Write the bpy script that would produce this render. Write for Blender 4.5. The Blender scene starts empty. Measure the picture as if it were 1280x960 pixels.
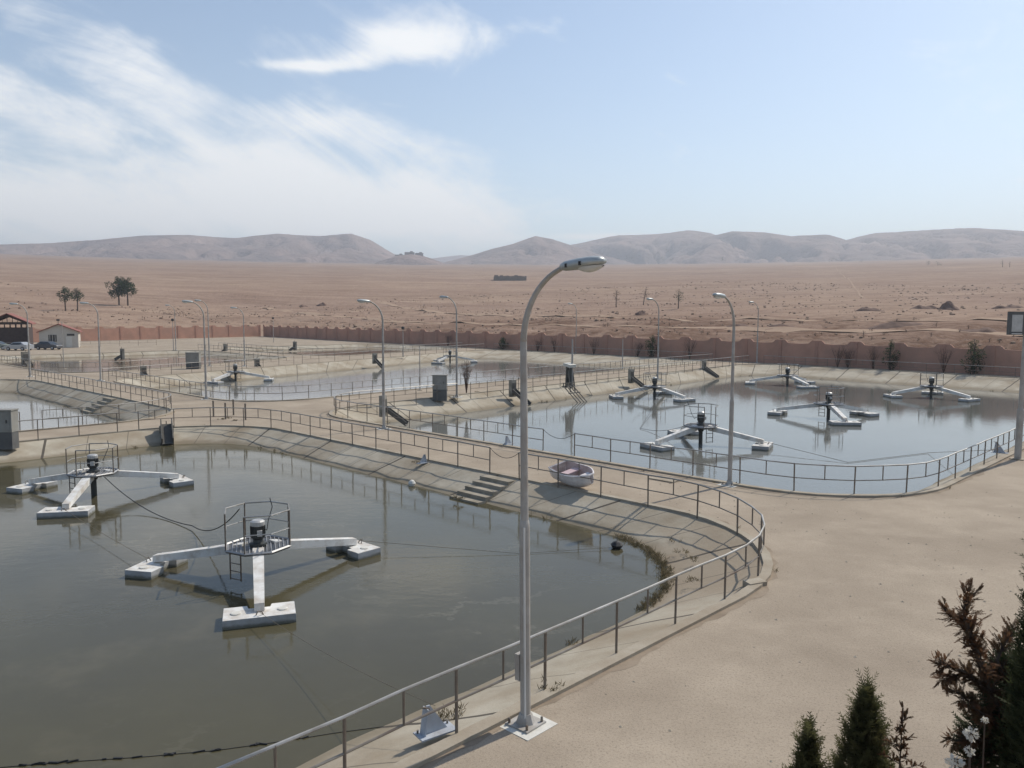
import bpy, math, random
from mathutils import Vector, Matrix, noise
from mathutils.geometry import tessellate_polygon

R = math.radians
random.seed(7)
sc = bpy.context.scene
col = sc.collection

# ------------------------------------------------------------------ camera, sky, sun, exposure
FPX, PITCH, ROLL, CAMH = 986.06, R(5.092), R(0.152), 6.4
TH = R(44.5605)                                        # the plant's grid is turned against the view
cam_d = bpy.data.cameras.new('camera')
cam_d.sensor_width = 36.0
cam_d.lens = 36.0 * FPX / 1280.0
cam_d.clip_start, cam_d.clip_end = 0.1, 30000
cam = bpy.data.objects.new('camera', cam_d); col.objects.link(cam)
FW = Vector((0, math.cos(PITCH), -math.sin(PITCH)))
UP0 = Vector((0, math.sin(PITCH), math.cos(PITCH))); RT0 = Vector((1, 0, 0))
RT = RT0 * math.cos(ROLL) + UP0 * math.sin(ROLL)
UP = UP0 * math.cos(ROLL) - RT0 * math.sin(ROLL)
M3 = Matrix((RT, UP, -FW)).transposed()
cam.matrix_world = Matrix.Translation((0, 0, CAMH)) @ M3.to_4x4()
sc.camera = cam

SUN_EL = R(47)
SUN_DIR = Vector((0.76, 0.65, 0)).normalized() * math.cos(SUN_EL) + Vector((0, 0, math.sin(SUN_EL)))
sun_d = bpy.data.lights.new('sun', 'SUN'); sun_d.energy = 4.1; sun_d.angle = R(0.6); sun_d.color = (1.0, 0.93, 0.82)
sun = bpy.data.objects.new('sun', sun_d); col.objects.link(sun)
sun.rotation_euler = SUN_DIR.to_track_quat('Z', 'Y').to_euler()

sc.view_settings.view_transform = 'Standard'
sc.view_settings.look = 'None'
sc.view_settings.gamma = 1.0
sc.view_settings.use_curve_mapping = False
sc.view_settings.exposure = 0.0

world = bpy.data.worlds.new('World'); sc.world = world
world.use_nodes = True
nt = world.node_tree; nt.nodes.clear()
def wn(t): return nt.nodes.new(t)
def wmath(op, a, b=None, c=None, clamp=False):
    n = wn('ShaderNodeMath'); n.operation = op; n.use_clamp = clamp
    for i, v in enumerate((a, b, c)):
        if v is None: continue
        if isinstance(v, (int, float)): n.inputs[i].default_value = v
        else: nt.links.new(v, n.inputs[i])
    return n.outputs[0]
wout = wn('ShaderNodeOutputWorld'); bg = wn('ShaderNodeBackground')
sky = wn('ShaderNodeTexSky'); sky.sky_type = 'NISHITA'; sky.sun_disc = False
sky.sun_elevation = SUN_EL; sky.sun_rotation = math.atan2(SUN_DIR.x, SUN_DIR.y)
sky.altitude = 700; sky.air_density = 1.0; sky.dust_density = 1.4; sky.ozone_density = 1.0
bg.inputs['Strength'].default_value = 0.148
tc = wn('ShaderNodeTexCoord'); sep = wn('ShaderNodeSeparateXYZ')
nt.links.new(tc.outputs['Generated'], sep.inputs[0])
az = wmath('ARCTAN2', sep.outputs[0], sep.outputs[1])
el = wmath('ARCSINE', sep.outputs[2])
def wvec(x, y, z=0.0):
    n = wn('ShaderNodeCombineXYZ')
    for i, v in enumerate((x, y, z)):
        if isinstance(v, (int, float)): n.inputs[i].default_value = v
        else: nt.links.new(v, n.inputs[i])
    return n.outputs[0]
def wnoise(vec, scale, detail=6, rough=0.6, dist=0.0):
    n = wn('ShaderNodeTexNoise'); n.inputs['Scale'].default_value = scale
    n.inputs['Detail'].default_value = detail; n.inputs['Roughness'].default_value = rough
    n.inputs['Distortion'].default_value = dist
    nt.links.new(vec, n.inputs['Vector']); return n.outputs['Fac']
def blob(px, py, rx, ry, ang=0.0):                     # a soft cloud bank at one azimuth and elevation
    d = (FW + RT * ((px - 640) / FPX) + UP * ((480 - py) / FPX)).normalized(); a0 = math.atan2(d.x, d.y); e0 = math.asin(d.z)
    da = wmath('SUBTRACT', az, a0); de = wmath('SUBTRACT', el, e0)
    c, s = math.cos(ang), math.sin(ang)
    p = wmath('ADD', wmath('MULTIPLY', da, c), wmath('MULTIPLY', de, s))
    q = wmath('SUBTRACT', wmath('MULTIPLY', de, c), wmath('MULTIPLY', da, s))
    p = wmath('MULTIPLY', p, FPX / rx); q = wmath('MULTIPLY', q, FPX / ry)
    r2 = wmath('ADD', wmath('MULTIPLY', p, p), wmath('MULTIPLY', q, q))
    return wmath('POWER', 2.718, wmath('MULTIPLY', r2, -1.0))
# wisps stretched along a slanting wind direction
wx = wmath('ADD', wmath('MULTIPLY', az, 0.93), wmath('MULTIPLY', el, 0.55))
wy = wmath('SUBTRACT', wmath('MULTIPLY', el, 2.0), wmath('MULTIPLY', az, -0.55))
wisp = wnoise(wvec(wx, wy, 0.3), 5.0, 10, 0.64, 0.9)
wisp2 = wnoise(wvec(wmath('MULTIPLY', az, 1.0), wmath('MULTIPLY', el, 1.9), 4.1), 4.0, 8, 0.55, 0.3)
mask = None
for (px, py, rx, ry, ang, amp) in (
        (80, 50, 150, 50, R(-16), .40), (205, 105, 70, 42, R(-38), .55), (70, 170, 170, 34, R(-12), .42), (20, 110, 120, 26, 0, .22), (480, 130, 90, 14, R(-12), .35), (840, 88, 30, 16, R(-45), .25),
        (150, 270, 420, 46, 0, 1.15), (350, 215, 105, 40, R(-8), 1.0), (430, 160, 130, 22, R(-10), .70),
        (560, 215, 80, 48, R(12), .62), (540, 275, 150, 36, 0, .85), (505, 52, 115, 22, R(4), 1.05), (440, 78, 70, 12, R(8), .65),
        (375, 82, 60, 6, R(2), .75), (840, 90, 36, 22, R(-45), .22), (750, 296, 80, 5, 0, .8),
        (-300, 150, 300, 140, 0, .6), (1700, 240, 300, 60, 0, .4), (1250, 288, 200, 18, 0, .35)):
    b = wmath('MULTIPLY', blob(px, py, rx, ry, ang), amp)
    mask = b if mask is None else wmath('ADD', mask, b)
wisp3 = wnoise(wvec(az, wmath('MULTIPLY', el, 1.5), 7.7), 13.0, 8, 0.6, 0.4)
tex = wmath('ADD', wmath('ADD', wmath('MULTIPLY', wisp, 0.55), wmath('MULTIPLY', wisp2, 0.40)), wmath('MULTIPLY', wisp3, 0.22))
dens = wmath('ADD', wmath('MULTIPLY', mask, 1.12), wmath('MULTIPLY', wmath('SUBTRACT', tex, 0.585), 4.8))
cl = wn('ShaderNodeMapRange'); cl.interpolation_type = 'SMOOTHSTEP'
cl.inputs['From Min'].default_value = 0.32; cl.inputs['From Max'].default_value = 1.55
nt.links.new(dens, cl.inputs['Value'])
cloud = wmath('MULTIPLY', cl.outputs[0], 0.90)
# thin bright veil near the horizon belongs to the sky itself
veil = wmath('MULTIPLY', wmath('POWER', 2.718, wmath('MULTIPLY', wmath('ABSOLUTE', el), -7.0)), 0.72)
mixv = wn('ShaderNodeMixRGB'); nt.links.new(veil, mixv.inputs[0]); mixv.inputs[2].default_value = (6.2, 6.65, 7.0, 1)
gain = wn('ShaderNodeMixRGB'); gain.blend_type = 'MULTIPLY'; gain.inputs[0].default_value = 1
gain.inputs[2].default_value = (1.0, 1.035, 1.0, 1)
nt.links.new(sky.outputs[0], gain.inputs[1]); nt.links.new(gain.outputs[0], mixv.inputs[1])
mixc = wn('ShaderNodeMixRGB'); nt.links.new(cloud, mixc.inputs[0]); mixc.inputs[2].default_value = (7.55, 7.6, 7.55, 1)
nt.links.new(mixv.outputs[0], mixc.inputs[1])
nt.links.new(mixc.outputs[0], bg.inputs['Color']); nt.links.new(bg.outputs[0], wout.inputs[0])

# ------------------------------------------------------------------ coordinates
UX, UY = math.cos(TH), -math.sin(TH)
VX, VY = math.sin(TH), math.cos(TH)
def P(u, v, z=0.0): return Vector((UX * u + VX * v, UY * u + VY * v, z))
def UVof(x, y): return (x * UX + y * UY, x * VX + y * VY)
RZ = math.atan2(UY, UX)                                # rotation that carries local x onto u, local y onto v
def ray(px, py): return FW + RT * ((px - 640) / FPX) + UP * ((480 - py) / FPX)
def at(px, py, z=0.0):
    d = ray(px, py); t = (z - CAMH) / d.z
    return Vector((d.x * t, d.y * t, z))
def atd(px, py, Y):                                    # the point on that line of sight at depth Y
    d = ray(px, py); t = Y / d.y
    return Vector((d.x * t, Y, CAMH + d.z * t))

# ------------------------------------------------------------------ mesh helpers
class MB:
    def __init__(s): s.v = []; s.f = []; s.uv = None
    def add(s, vs, fs):
        o = len(s.v); s.v += [tuple(p) for p in vs]; s.f += [tuple(i + o for i in f) for f in fs]; return s
    def box(s, c, d, rz=0.0, rx=0.0, ry=0.0, taper=1.0):
        m = Matrix.Translation(c) @ Matrix.Rotation(rz, 4, 'Z') @ Matrix.Rotation(ry, 4, 'Y') @ Matrix.Rotation(rx, 4, 'X')
        x, y, z = d[0] / 2, d[1] / 2, d[2] / 2
        vs = [m @ Vector(p) for p in ((-x, -y, -z), (x, -y, -z), (x, y, -z), (-x, y, -z),
              (-x * taper, -y * taper, z), (x * taper, -y * taper, z), (x * taper, y * taper, z), (-x * taper, y * taper, z))]
        return s.add(vs, [(3, 2, 1, 0), (4, 5, 6, 7), (0, 1, 5, 4), (1, 2, 6, 5), (2, 3, 7, 6), (3, 0, 4, 7)])
    def bar(s, a, b, w, h):                            # a rectangular beam from a to b
        a, b = Vector(a), Vector(b); d = (b - a).normalized()
        side = d.cross(Vector((0, 0, 1)))
        side = side.normalized() if side.length > 1e-4 else Vector((1, 0, 0))
        up = side.cross(d)
        vs = []
        for p in (a, b):
            for (i, j) in ((-1, -1), (1, -1), (1, 1), (-1, 1)): vs.append(p + side * (i * w / 2) + up * (j * h / 2))
        return s.add(vs, [(3, 2, 1, 0), (4, 5, 6, 7), (0, 1, 5, 4), (1, 2, 6, 5), (2, 3, 7, 6), (3, 0, 4, 7)])
    def tube(s, pts, r, n=8, closed=False, cap=True):
        pts = [Vector(p) for p in pts]; k = len(pts)
        rs = r if isinstance(r, (list, tuple)) else [r] * k
        vs = []; fs = []; prev = None
        for i, p in enumerate(pts):
            if closed: t = pts[(i + 1) % k] - pts[i - 1]
            else: t = pts[min(i + 1, k - 1)] - pts[max(i - 1, 0)]
            t.normalize()
            if prev is None:
                a = Vector((0, 0, 1)) if abs(t.z) < .9 else Vector((1, 0, 0))
                x = t.cross(a).normalized()
            else: x = (prev - t * prev.dot(t)).normalized()
            y = t.cross(x); prev = x
            for j in range(n):
                an = 2 * math.pi * j / n
                vs.append(p + (x * math.cos(an) + y * math.sin(an)) * rs[i])
        for i in range(k if closed else k - 1):
            for j in range(n):
                a, b = i * n + j, i * n + (j + 1) % n
                c, d = ((i + 1) % k) * n + (j + 1) % n, ((i + 1) % k) * n + j
                fs.append((a, d, c, b))
        if cap and not closed:
            fs.append(tuple(range(n))); fs.append(tuple(reversed(range((k - 1) * n, k * n))))
        return s.add(vs, fs)
    def lathe(s, prof, n=16, c=(0, 0, 0)):
        vs = []; fs = []; k = len(prof)
        for (r, z) in prof:
            for j in range(n):
                a = 2 * math.pi * j / n
                vs.append((c[0] + r * math.cos(a), c[1] + r * math.sin(a), c[2] + z))
        for i in range(k - 1):
            for j in range(n): fs.append((i * n + j, i * n + (j + 1) % n, (i + 1) * n + (j + 1) % n, (i + 1) * n + j))
        fs.append(tuple(reversed(range(n)))); fs.append(tuple(range((k - 1) * n, k * n)))
        return s.add(vs, fs)
    def prism(s, poly, z0, z1):
        n = len(poly)
        vs = [(x, y, z0) for x, y in poly] + [(x, y, z1) for x, y in poly]
        fs = [tuple(reversed(range(n))), tuple(range(n, 2 * n))] + [(i, (i + 1) % n, n + (i + 1) % n, n + i) for i in range(n)]
        return s.add(vs, fs)
    def build(s, name, mat, parent=None, loc=None, smooth=False):
        me = bpy.data.meshes.new(name); me.from_pydata(s.v, [], s.f); me.update()
        if mat is not None: me.materials.append(mat)
        if smooth:
            for p in me.polygons: p.use_smooth = True
        o = bpy.data.objects.new(name, me); col.objects.link(o)
        if parent is not None: o.parent = parent
        if loc is not None: o.location = loc
        return o
def tag(o, label=None, cat=None, group=None, kind=None):
    if label: o['label'] = label
    if cat: o['category'] = cat
    if group: o['group'] = group
    if kind: o['kind'] = kind
    return o
def empty(name, loc, rz=0.0, label=None, cat=None, group=None):
    o = bpy.data.objects.new(name, None); col.objects.link(o)
    o.location = loc; o.rotation_euler = (0, 0, rz); o.empty_display_size = .2
    return tag(o, label, cat, group)
KIDS = {}
def kids(o): return [c for c in col.objects if c.parent is o]
def copy_tree(o, parent=None):
    c = o.copy(); col.objects.link(c)
    if parent is not None: c.parent = parent
    for ch in kids(o): copy_tree(ch, c)
    return c

# ------------------------------------------------------------------ materials
def mat(name, c1, c2=None, scale=3.0, detail=6, rough=0.8, bump=0.0, bscale=None, metal=0.0, spec=0.3,
        c3=None, scale3=0.3, amt3=0.6, lo=.35, hi=.65, coord='Object', stretch=None, bdist=0.02):
    m = bpy.data.materials.new(name); m.use_nodes = True
    t = m.node_tree; b = t.nodes['Principled BSDF']
    b.inputs['Roughness'].default_value = rough; b.inputs['Metallic'].default_value = metal
    b.inputs['Specular IOR Level'].default_value = spec
    tcn = t.nodes.new('ShaderNodeTexCoord'); src = tcn.outputs[coord]
    if stretch:
        mp = t.nodes.new('ShaderNodeMapping'); mp.inputs['Scale'].default_value = stretch
        t.links.new(src, mp.inputs[0]); src = mp.outputs[0]
    def nz(sc_, det=detail, rg=.6):
        n = t.nodes.new('ShaderNodeTexNoise'); n.inputs['Scale'].default_value = sc_
        n.inputs['Detail'].default_value = det; n.inputs['Roughness'].default_value = rg
        t.links.new(src, n.inputs['Vector']); return n
    c2 = c2 or tuple(x * .8 for x in c1)
    r = t.nodes.new('ShaderNodeValToRGB'); t.links.new(nz(scale).outputs['Fac'], r.inputs[0])
    r.color_ramp.elements[0].position = lo; r.color_ramp.elements[1].position = hi
    r.color_ramp.elements[0].color = (*c1, 1); r.color_ramp.elements[1].color = (*c2, 1)
    out = r.outputs[0]
    if c3:
        r3 = t.nodes.new('ShaderNodeValToRGB'); t.links.new(nz(scale3, 5).outputs['Fac'], r3.inputs[0])
        r3.color_ramp.elements[0].position = .42; r3.color_ramp.elements[1].position = .66
        r3.color_ramp.elements[0].color = (0, 0, 0, 1); r3.color_ramp.elements[1].color = (amt3, amt3, amt3, 1)
        mx = t.nodes.new('ShaderNodeMixRGB'); t.links.new(r3.outputs[0], mx.inputs[0])
        t.links.new(out, mx.inputs[1]); mx.inputs[2].default_value = (*c3, 1); out = mx.outputs[0]
    t.links.new(out, b.inputs['Base Color'])
    if bump:
        bp = t.nodes.new('ShaderNodeBump'); bp.inputs['Strength'].default_value = bump; bp.inputs['Distance'].default_value = bdist
        t.links.new(nz(bscale or scale * 4, 8).outputs['Fac'], bp.inputs['Height']); t.links.new(bp.outputs[0], b.inputs['Normal'])
    m['out'] = 0
    return m
def bsdf(m): return m.node_tree.nodes['Principled BSDF']
def overlay(m, fac_fn, color):                          # mix a further colour over the base colour
    t = m.node_tree; b = bsdf(m); old = b.inputs['Base Color'].links[0].from_socket
    mx = t.nodes.new('ShaderNodeMixRGB'); t.links.new(old, mx.inputs[1]); mx.inputs[2].default_value = (*color, 1)
    t.links.new(fac_fn(t), mx.inputs[0]); t.links.new(mx.outputs[0], b.inputs['Base Color'])
def tmath(t, op, a, b=None, clamp=False):
    n = t.nodes.new('ShaderNodeMath'); n.operation = op; n.use_clamp = clamp
    for i, v in enumerate((a, b)):
        if v is None: continue
        if isinstance(v, (int, float)): n.inputs[i].default_value = v
        else: t.links.new(v, n.inputs[i])
    return n.outputs[0]
def tnoise(t, scale, detail=5, coord='Object', stretch=None, rough=.6):
    tcn = t.nodes.new('ShaderNodeTexCoord'); s = tcn.outputs[coord]
    if stretch:
        mp = t.nodes.new('ShaderNodeMapping'); mp.inputs['Scale'].default_value = stretch; t.links.new(s, mp.inputs[0]); s = mp.outputs[0]
    n = t.nodes.new('ShaderNodeTexNoise'); n.inputs['Scale'].default_value = scale; n.inputs['Detail'].default_value = detail
    n.inputs['Roughness'].default_value = rough
    t.links.new(s, n.inputs['Vector']); return n.outputs['Fac']
def tstep(t, x, a, b):
    n = t.nodes.new('ShaderNodeMapRange'); n.interpolation_type = 'SMOOTHSTEP'
    n.inputs['From Min'].default_value = a; n.inputs['From Max'].default_value = b
    t.links.new(x, n.inputs['Value']); return n.outputs[0]

GROUND = mat('sandy_ground', (.33, .272, .208), (.395, .328, .253), scale=.5, rough=.95, bump=.5, bscale=9, c3=(.265, .215, .163), scale3=.22, amt3=.85, spec=.1)
overlay(GROUND, lambda t: tmath(t, 'MULTIPLY', tstep(t, tnoise(t, 26, 3), .50, .68), .60), (.18, .145, .11))
overlay(GROUND, lambda t: tmath(t, 'MULTIPLY', tstep(t, tnoise(t, .55, 7, stretch=(.6, 1.0, 1)), .50, .72), .35), (.46, .385, .30))
overlay(GROUND, lambda t: tmath(t, 'MULTIPLY', tstep(t, tnoise(t, 1.3, 8, rough=.7), .52, .66), .22), (.255, .207, .158))
overlay(GROUND, lambda t: tmath(t, 'MULTIPLY', tstep(t, tnoise(t, 90, 2), .56, .66), .55), (.54, .47, .38))
KERB = mat('kerb_concrete', (.40, .355, .285), (.33, .285, .22), scale=1.5, rough=.9, bump=.4, bscale=18, c3=(.28, .225, .165), scale3=.8, amt3=.7, spec=.15)
BANK = mat('bank_concrete', (.45, .405, .325), (.37, .33, .26), scale=.9, rough=.9, bump=.5, bscale=12, c3=(.27, .215, .15), scale3=.35, amt3=.85, spec=.2)
def bank_joints(t):
    uvn = t.nodes.new('ShaderNodeUVMap'); s = t.nodes.new('ShaderNodeSeparateXYZ'); t.links.new(uvn.outputs[0], s.inputs[0])
    x = s.outputs[0]
    f = tmath(t, 'FRACT', tmath(t, 'DIVIDE', x, 6.0)); wide = tmath(t, 'LESS_THAN', tmath(t, 'ABSOLUTE', tmath(t, 'SUBTRACT', f, .5)), .010)
    g = tmath(t, 'FRACT', tmath(t, 'DIVIDE', x, 2.0)); thin = tmath(t, 'LESS_THAN', tmath(t, 'ABSOLUTE', tmath(t, 'SUBTRACT', g, .5)), .011)
    return tmath(t, 'MAXIMUM', tmath(t, 'MULTIPLY', wide, .92), tmath(t, 'MULTIPLY', thin, .62))
def bank_tide(t):                                       # dried sludge line above the water
    uvn = t.nodes.new('ShaderNodeUVMap'); s = t.nodes.new('ShaderNodeSeparateXYZ'); t.links.new(uvn.outputs[0], s.inputs[0])
    y = tmath(t, 'ADD', s.outputs[1], tmath(t, 'MULTIPLY', tmath(t, 'SUBTRACT', tnoise(t, 1.6, 6), .5), .30))
    return tmath(t, 'MULTIPLY', tstep(t, y, .70, .95), .75)
overlay(BANK, bank_tide, (.19, .155, .105))
def bank_soil(t):                                       # earth washed over the corner by the road
    g = t.nodes.new('ShaderNodeNewGeometry'); d_ = t.nodes.new('ShaderNodeVectorMath'); d_.operation = 'DISTANCE'
    t.links.new(g.outputs['Position'], d_.inputs[0]); d_.inputs[1].default_value = P(-10.6, 18.2, -.3)
    e = tmath(t, 'ADD', d_.outputs['Value'], tmath(t, 'MULTIPLY', tmath(t, 'SUBTRACT', tnoise(t, .9, 6), .5), 7.0))
    return tmath(t, 'MULTIPLY', tmath(t, 'SUBTRACT', 1.0, tstep(t, e, 1.6, 4.4)), .8)
overlay(BANK, bank_soil, (.27, .215, .155))
overlay(BANK, lambda t: tmath(t, 'MULTIPLY', tstep(t, tnoise(t, 2.2, 8, rough=.7), .53, .68), .30), (.27, .23, .17))
overlay(BANK, bank_joints, (.07, .06, .05))
def water_mat(name, c1, c2, rough=.06):
    m = mat(name, c1, c2, scale=.12, rough=rough, spec=.5)
    b = bsdf(m); b.inputs['IOR'].default_value = 1.33
    t = m.node_tree
    bp = t.nodes.new('ShaderNodeBump'); bp.inputs['Strength'].default_value = .13; bp.inputs['Distance'].default_value = .03
    h = tmath(t, 'ADD', tnoise(t, 1.6, 4, stretch=(1, 1.6, 1)), tmath(t, 'MULTIPLY', tnoise(t, 7, 3), .25))
    t.links.new(h, bp.inputs['Height']); t.links.new(bp.outputs[0], b.inputs['Normal'])
    return m
WATER_A = water_mat('olive_pond_water', (.084, .074, .040), (.064, .056, .034), .07)
overlay(WATER_A, lambda t: tmath(t, 'MULTIPLY', tstep(t, tnoise(t, .22, 7, rough=.65), .52, .72), .5), (.135, .115, .072))
def scum(t):                                            # drifting threads of scum
    a_ = tmath(t, 'ABSOLUTE', tmath(t, 'SUBTRACT', tnoise(t, .28, 7, stretch=(1, 1.5, 1), rough=.62), .5))
    th = tmath(t, 'SUBTRACT', 1.0, tstep(t, a_, .002, .020))
    return tmath(t, 'MULTIPLY', tmath(t, 'MULTIPLY', th, tstep(t, tnoise(t, .10, 3), .46, .62)), .22)
overlay(WATER_A, scum, (.23, .205, .15))
overlay(WATER_A, lambda t: tmath(t, 'MULTIPLY', tstep(t, tnoise(t, 3.2, 8, rough=.75), .60, .72), .2), (.17, .15, .10))
WATER_B = water_mat('grey_pond_water', (.165, .165, .15), (.14, .14, .125), .035)
WATER_C = water_mat('pale_pond_water', (.23, .225, .20), (.19, .185, .165), .035)
WATER_E = water_mat('brown_pond_water', (.16, .115, .075), (.13, .095, .06), .06)
STEEL = mat('painted_rail_steel', (.17, .15, .13), (.24, .22, .19), scale=3, rough=.5, metal=.35, c3=(.12, .065, .035), scale3=1.2, amt3=.7)
RAILTOP = mat('galvanised_pipe', (.40, .39, .37), (.27, .25, .22), scale=2, rough=.42, metal=.55, spec=.5)
POLE = mat('lamp_pole_paint', (.45, .43, .40), (.36, .345, .32), scale=3.5, rough=.6, metal=.15, c3=(.30, .25, .20), scale3=2.2, amt3=.6, bump=.1, bscale=20)
LAMPHEAD = mat('lamp_housing', (.48, .50, .49), (.38, .41, .41), scale=4, rough=.4, metal=.3)
DIFF = mat('lamp_diffuser', (.62, .62, .60), (.55, .55, .53), scale=3, rough=.25, spec=.6)
DARK = mat('dark_fitting', (.03, .03, .03), (.05, .05, .05), rough=.6)
WHITEP = mat('white_aerator_paint', (.74, .73, .70), (.66, .65, .61), scale=2, rough=.55, c3=(.34, .26, .18), scale3=2.6, amt3=.55, bump=.1, bscale=10)
FLOATSHADE = mat('shaded_float_grey', (.42, .43, .44), (.35, .36, .37), scale=2, rough=.6, c3=(.25, .235, .20), scale3=1.5, amt3=.7, bump=.15, bscale=10)  # sides turned from the sun: their shade is put into this grey
def waterline(t):                                       # algae and sludge on the float sides
    tcn = t.nodes.new('ShaderNodeTexCoord'); q = t.nodes.new('ShaderNodeSeparateXYZ'); t.links.new(tcn.outputs['Object'], q.inputs[0])
    e = tmath(t, 'ADD', q.outputs[2], tmath(t, 'MULTIPLY', tmath(t, 'SUBTRACT', tnoise(t, 4, 6), .5), .16))
    return tmath(t, 'MULTIPLY', tmath(t, 'SUBTRACT', 1.0, tstep(t, e, .02, .12)), .8)
overlay(FLOATSHADE, waterline, (.10, .095, .06))
MOTOR = mat('motor_paint', (.05, .055, .055), (.08, .08, .075), scale=6, rough=.5, metal=.3)
MCAP = mat('motor_cowl', (.50, .50, .49), (.40, .40, .39), scale=5, rough=.4, metal=.3)
HATCH = mat('hatch_cover', (.66, .64, .58), (.56, .54, .48), scale=6, rough=.6)
GRATE = mat('steel_grating', (.16, .16, .16), (.11, .11, .11), scale=8, rough=.5, metal=.5)
DECK = mat('deck_rim', (.40, .40, .40), (.30, .30, .30), scale=6, rough=.5, metal=.4)
CAB = mat('cabinet_grey', (.30, .295, .27), (.25, .245, .225), scale=2, rough=.7, c3=(.20, .18, .15), scale3=1.4, amt3=.5)
CABLOW = mat('dark_cabinet_grey', (.13, .13, .125), (.10, .10, .10), scale=3, rough=.8)
SLUICE = mat('sluice_concrete', (.34, .32, .275), (.26, .24, .20), scale=2, rough=.9, bump=.3, c3=(.12, .105, .08), scale3=1.5, amt3=.8)
CHUTE = mat('chute_steel', (.085, .082, .075), (.12, .11, .095), scale=3, rough=.7)
WALLM = mat('pink_render_wall', (.50, .285, .21), (.43, .245, .18), scale=.6, rough=.95, bump=.2, c3=(.35, .22, .17), scale3=.35, amt3=.7, spec=.1)
PILLAR = mat('pink_render_pillar', (.45, .255, .19), (.39, .22, .165), scale=.8, rough=.95, bump=.2, c3=(.24, .15, .12), scale3=.5, amt3=.6, spec=.1)
STEP = mat('step_concrete', (.36, .32, .255), (.28, .25, .20), scale=2, rough=.9, bump=.4, c3=(.2, .17, .12), scale3=1.6, amt3=.7)
BOATW = mat('boat_hull_paint', (.82, .78, .76), (.74, .69, .67), scale=2.5, rough=.45, c3=(.45, .40, .37), scale3=2, amt3=.5)
BOATIN = mat('boat_inside', (.50, .43, .42), (.40, .33, .32), scale=4, rough=.7)
THWART = mat('boat_thwart', (.66, .50, .50), (.58, .44, .44), scale=4, rough=.5)
ROPE = mat('rope', (.20, .165, .115), (.15, .12, .085), scale=20, rough=.9)
CABLE = mat('black_cable', (.025, .025, .027), (.04, .04, .04), scale=5, rough=.6)
BRKT = mat('bracket_paint', (.46, .49, .53), (.38, .41, .45), scale=4, rough=.5, c3=(.25, .22, .2), scale3=3, amt3=.4)
BARK = mat('bark', (.10, .075, .055), (.07, .05, .04), scale=8, rough=.9)
PINE = mat('dark_pine_foliage', (.030, .050, .026), (.055, .078, .036), scale=1.6, rough=.8, spec=.15)
THUJA = mat('thuja_foliage', (.075, .085, .038), (.15, .145, .062), scale=7, rough=.75, spec=.2, c3=(.10, .075, .03), scale3=5, amt3=.4)
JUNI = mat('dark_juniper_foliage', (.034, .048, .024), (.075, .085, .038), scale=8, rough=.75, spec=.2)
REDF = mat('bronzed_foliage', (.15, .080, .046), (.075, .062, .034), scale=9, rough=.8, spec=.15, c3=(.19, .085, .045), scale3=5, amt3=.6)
TWIG = mat('bare_twigs', (.12, .075, .055), (.09, .055, .042), scale=5, rough=.9)
PETAL = mat('white_petals', (.78, .76, .70), (.68, .66, .60), scale=6, rough=.7)
GRASSM = mat('bank_weeds', (.10, .09, .05), (.17, .135, .08), scale=4, rough=.9)
SCRUB = mat('dry_scrub', (.20, .14, .098), (.27, .19, .135), scale=.7, rough=.95)
DRYB = mat('dry_shrub_leaves', (.10, .065, .045), (.15, .10, .065), scale=2, rough=.95)
ROOF = mat('red_roof_sheet', (.27, .10, .075), (.22, .085, .065), scale=2, rough=.7)
BOOTH = mat('cream_render', (.56, .52, .45), (.50, .46, .40), scale=1, rough=.9)
SHEDW = mat('dark_shed_cladding', (.055, .04, .038), (.075, .055, .05), scale=2, rough=.8)
GLASS = mat('dark_window', (.03, .035, .04), (.04, .045, .05), rough=.1, spec=.6)
CARG = mat('charcoal_car_paint', (.08, .085, .095), (.075, .08, .09), rough=.3, spec=.6)
CARS = mat('silver_car_paint', (.42, .43, .44), (.40, .41, .42), rough=.3, metal=.3, spec=.6)
CARW = mat('green_grey_car_paint', (.24, .27, .24), (.22, .25, .22), rough=.35, spec=.5)
TYRE = mat('tyre', (.02, .02, .02), (.03, .03, .03), rough=.9)
RUIN = mat('rubble_stone', (.22, .19, .165), (.17, .15, .13), scale=.5, rough=.95, bump=.4)
MOUND = mat('brown_spoil', (.135, .082, .062), (.175, .11, .082), scale=.4, rough=.95, bump=.5, bscale=1.5)

def leafy(m, amt=.5, tint=1.6):                          # leaves let some light through
    t = m.node_tree; b = bsdf(m); o = [n for n in t.nodes if n.type == 'OUTPUT_MATERIAL'][0]
    tr = t.nodes.new('ShaderNodeBsdfTranslucent'); mx = t.nodes.new('ShaderNodeMixShader'); mx.inputs[0].default_value = amt
    t.links.new(b.inputs['Base Color'].links[0].from_socket, tr.inputs['Color'])
    t.links.new(b.outputs[0], mx.inputs[1]); t.links.new(tr.outputs[0], mx.inputs[2]); t.links.new(mx.outputs[0], o.inputs['Surface'])
for m_ in (THUJA, JUNI, REDF, PETAL, GRASSM, PINE): leafy(m_)
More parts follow.
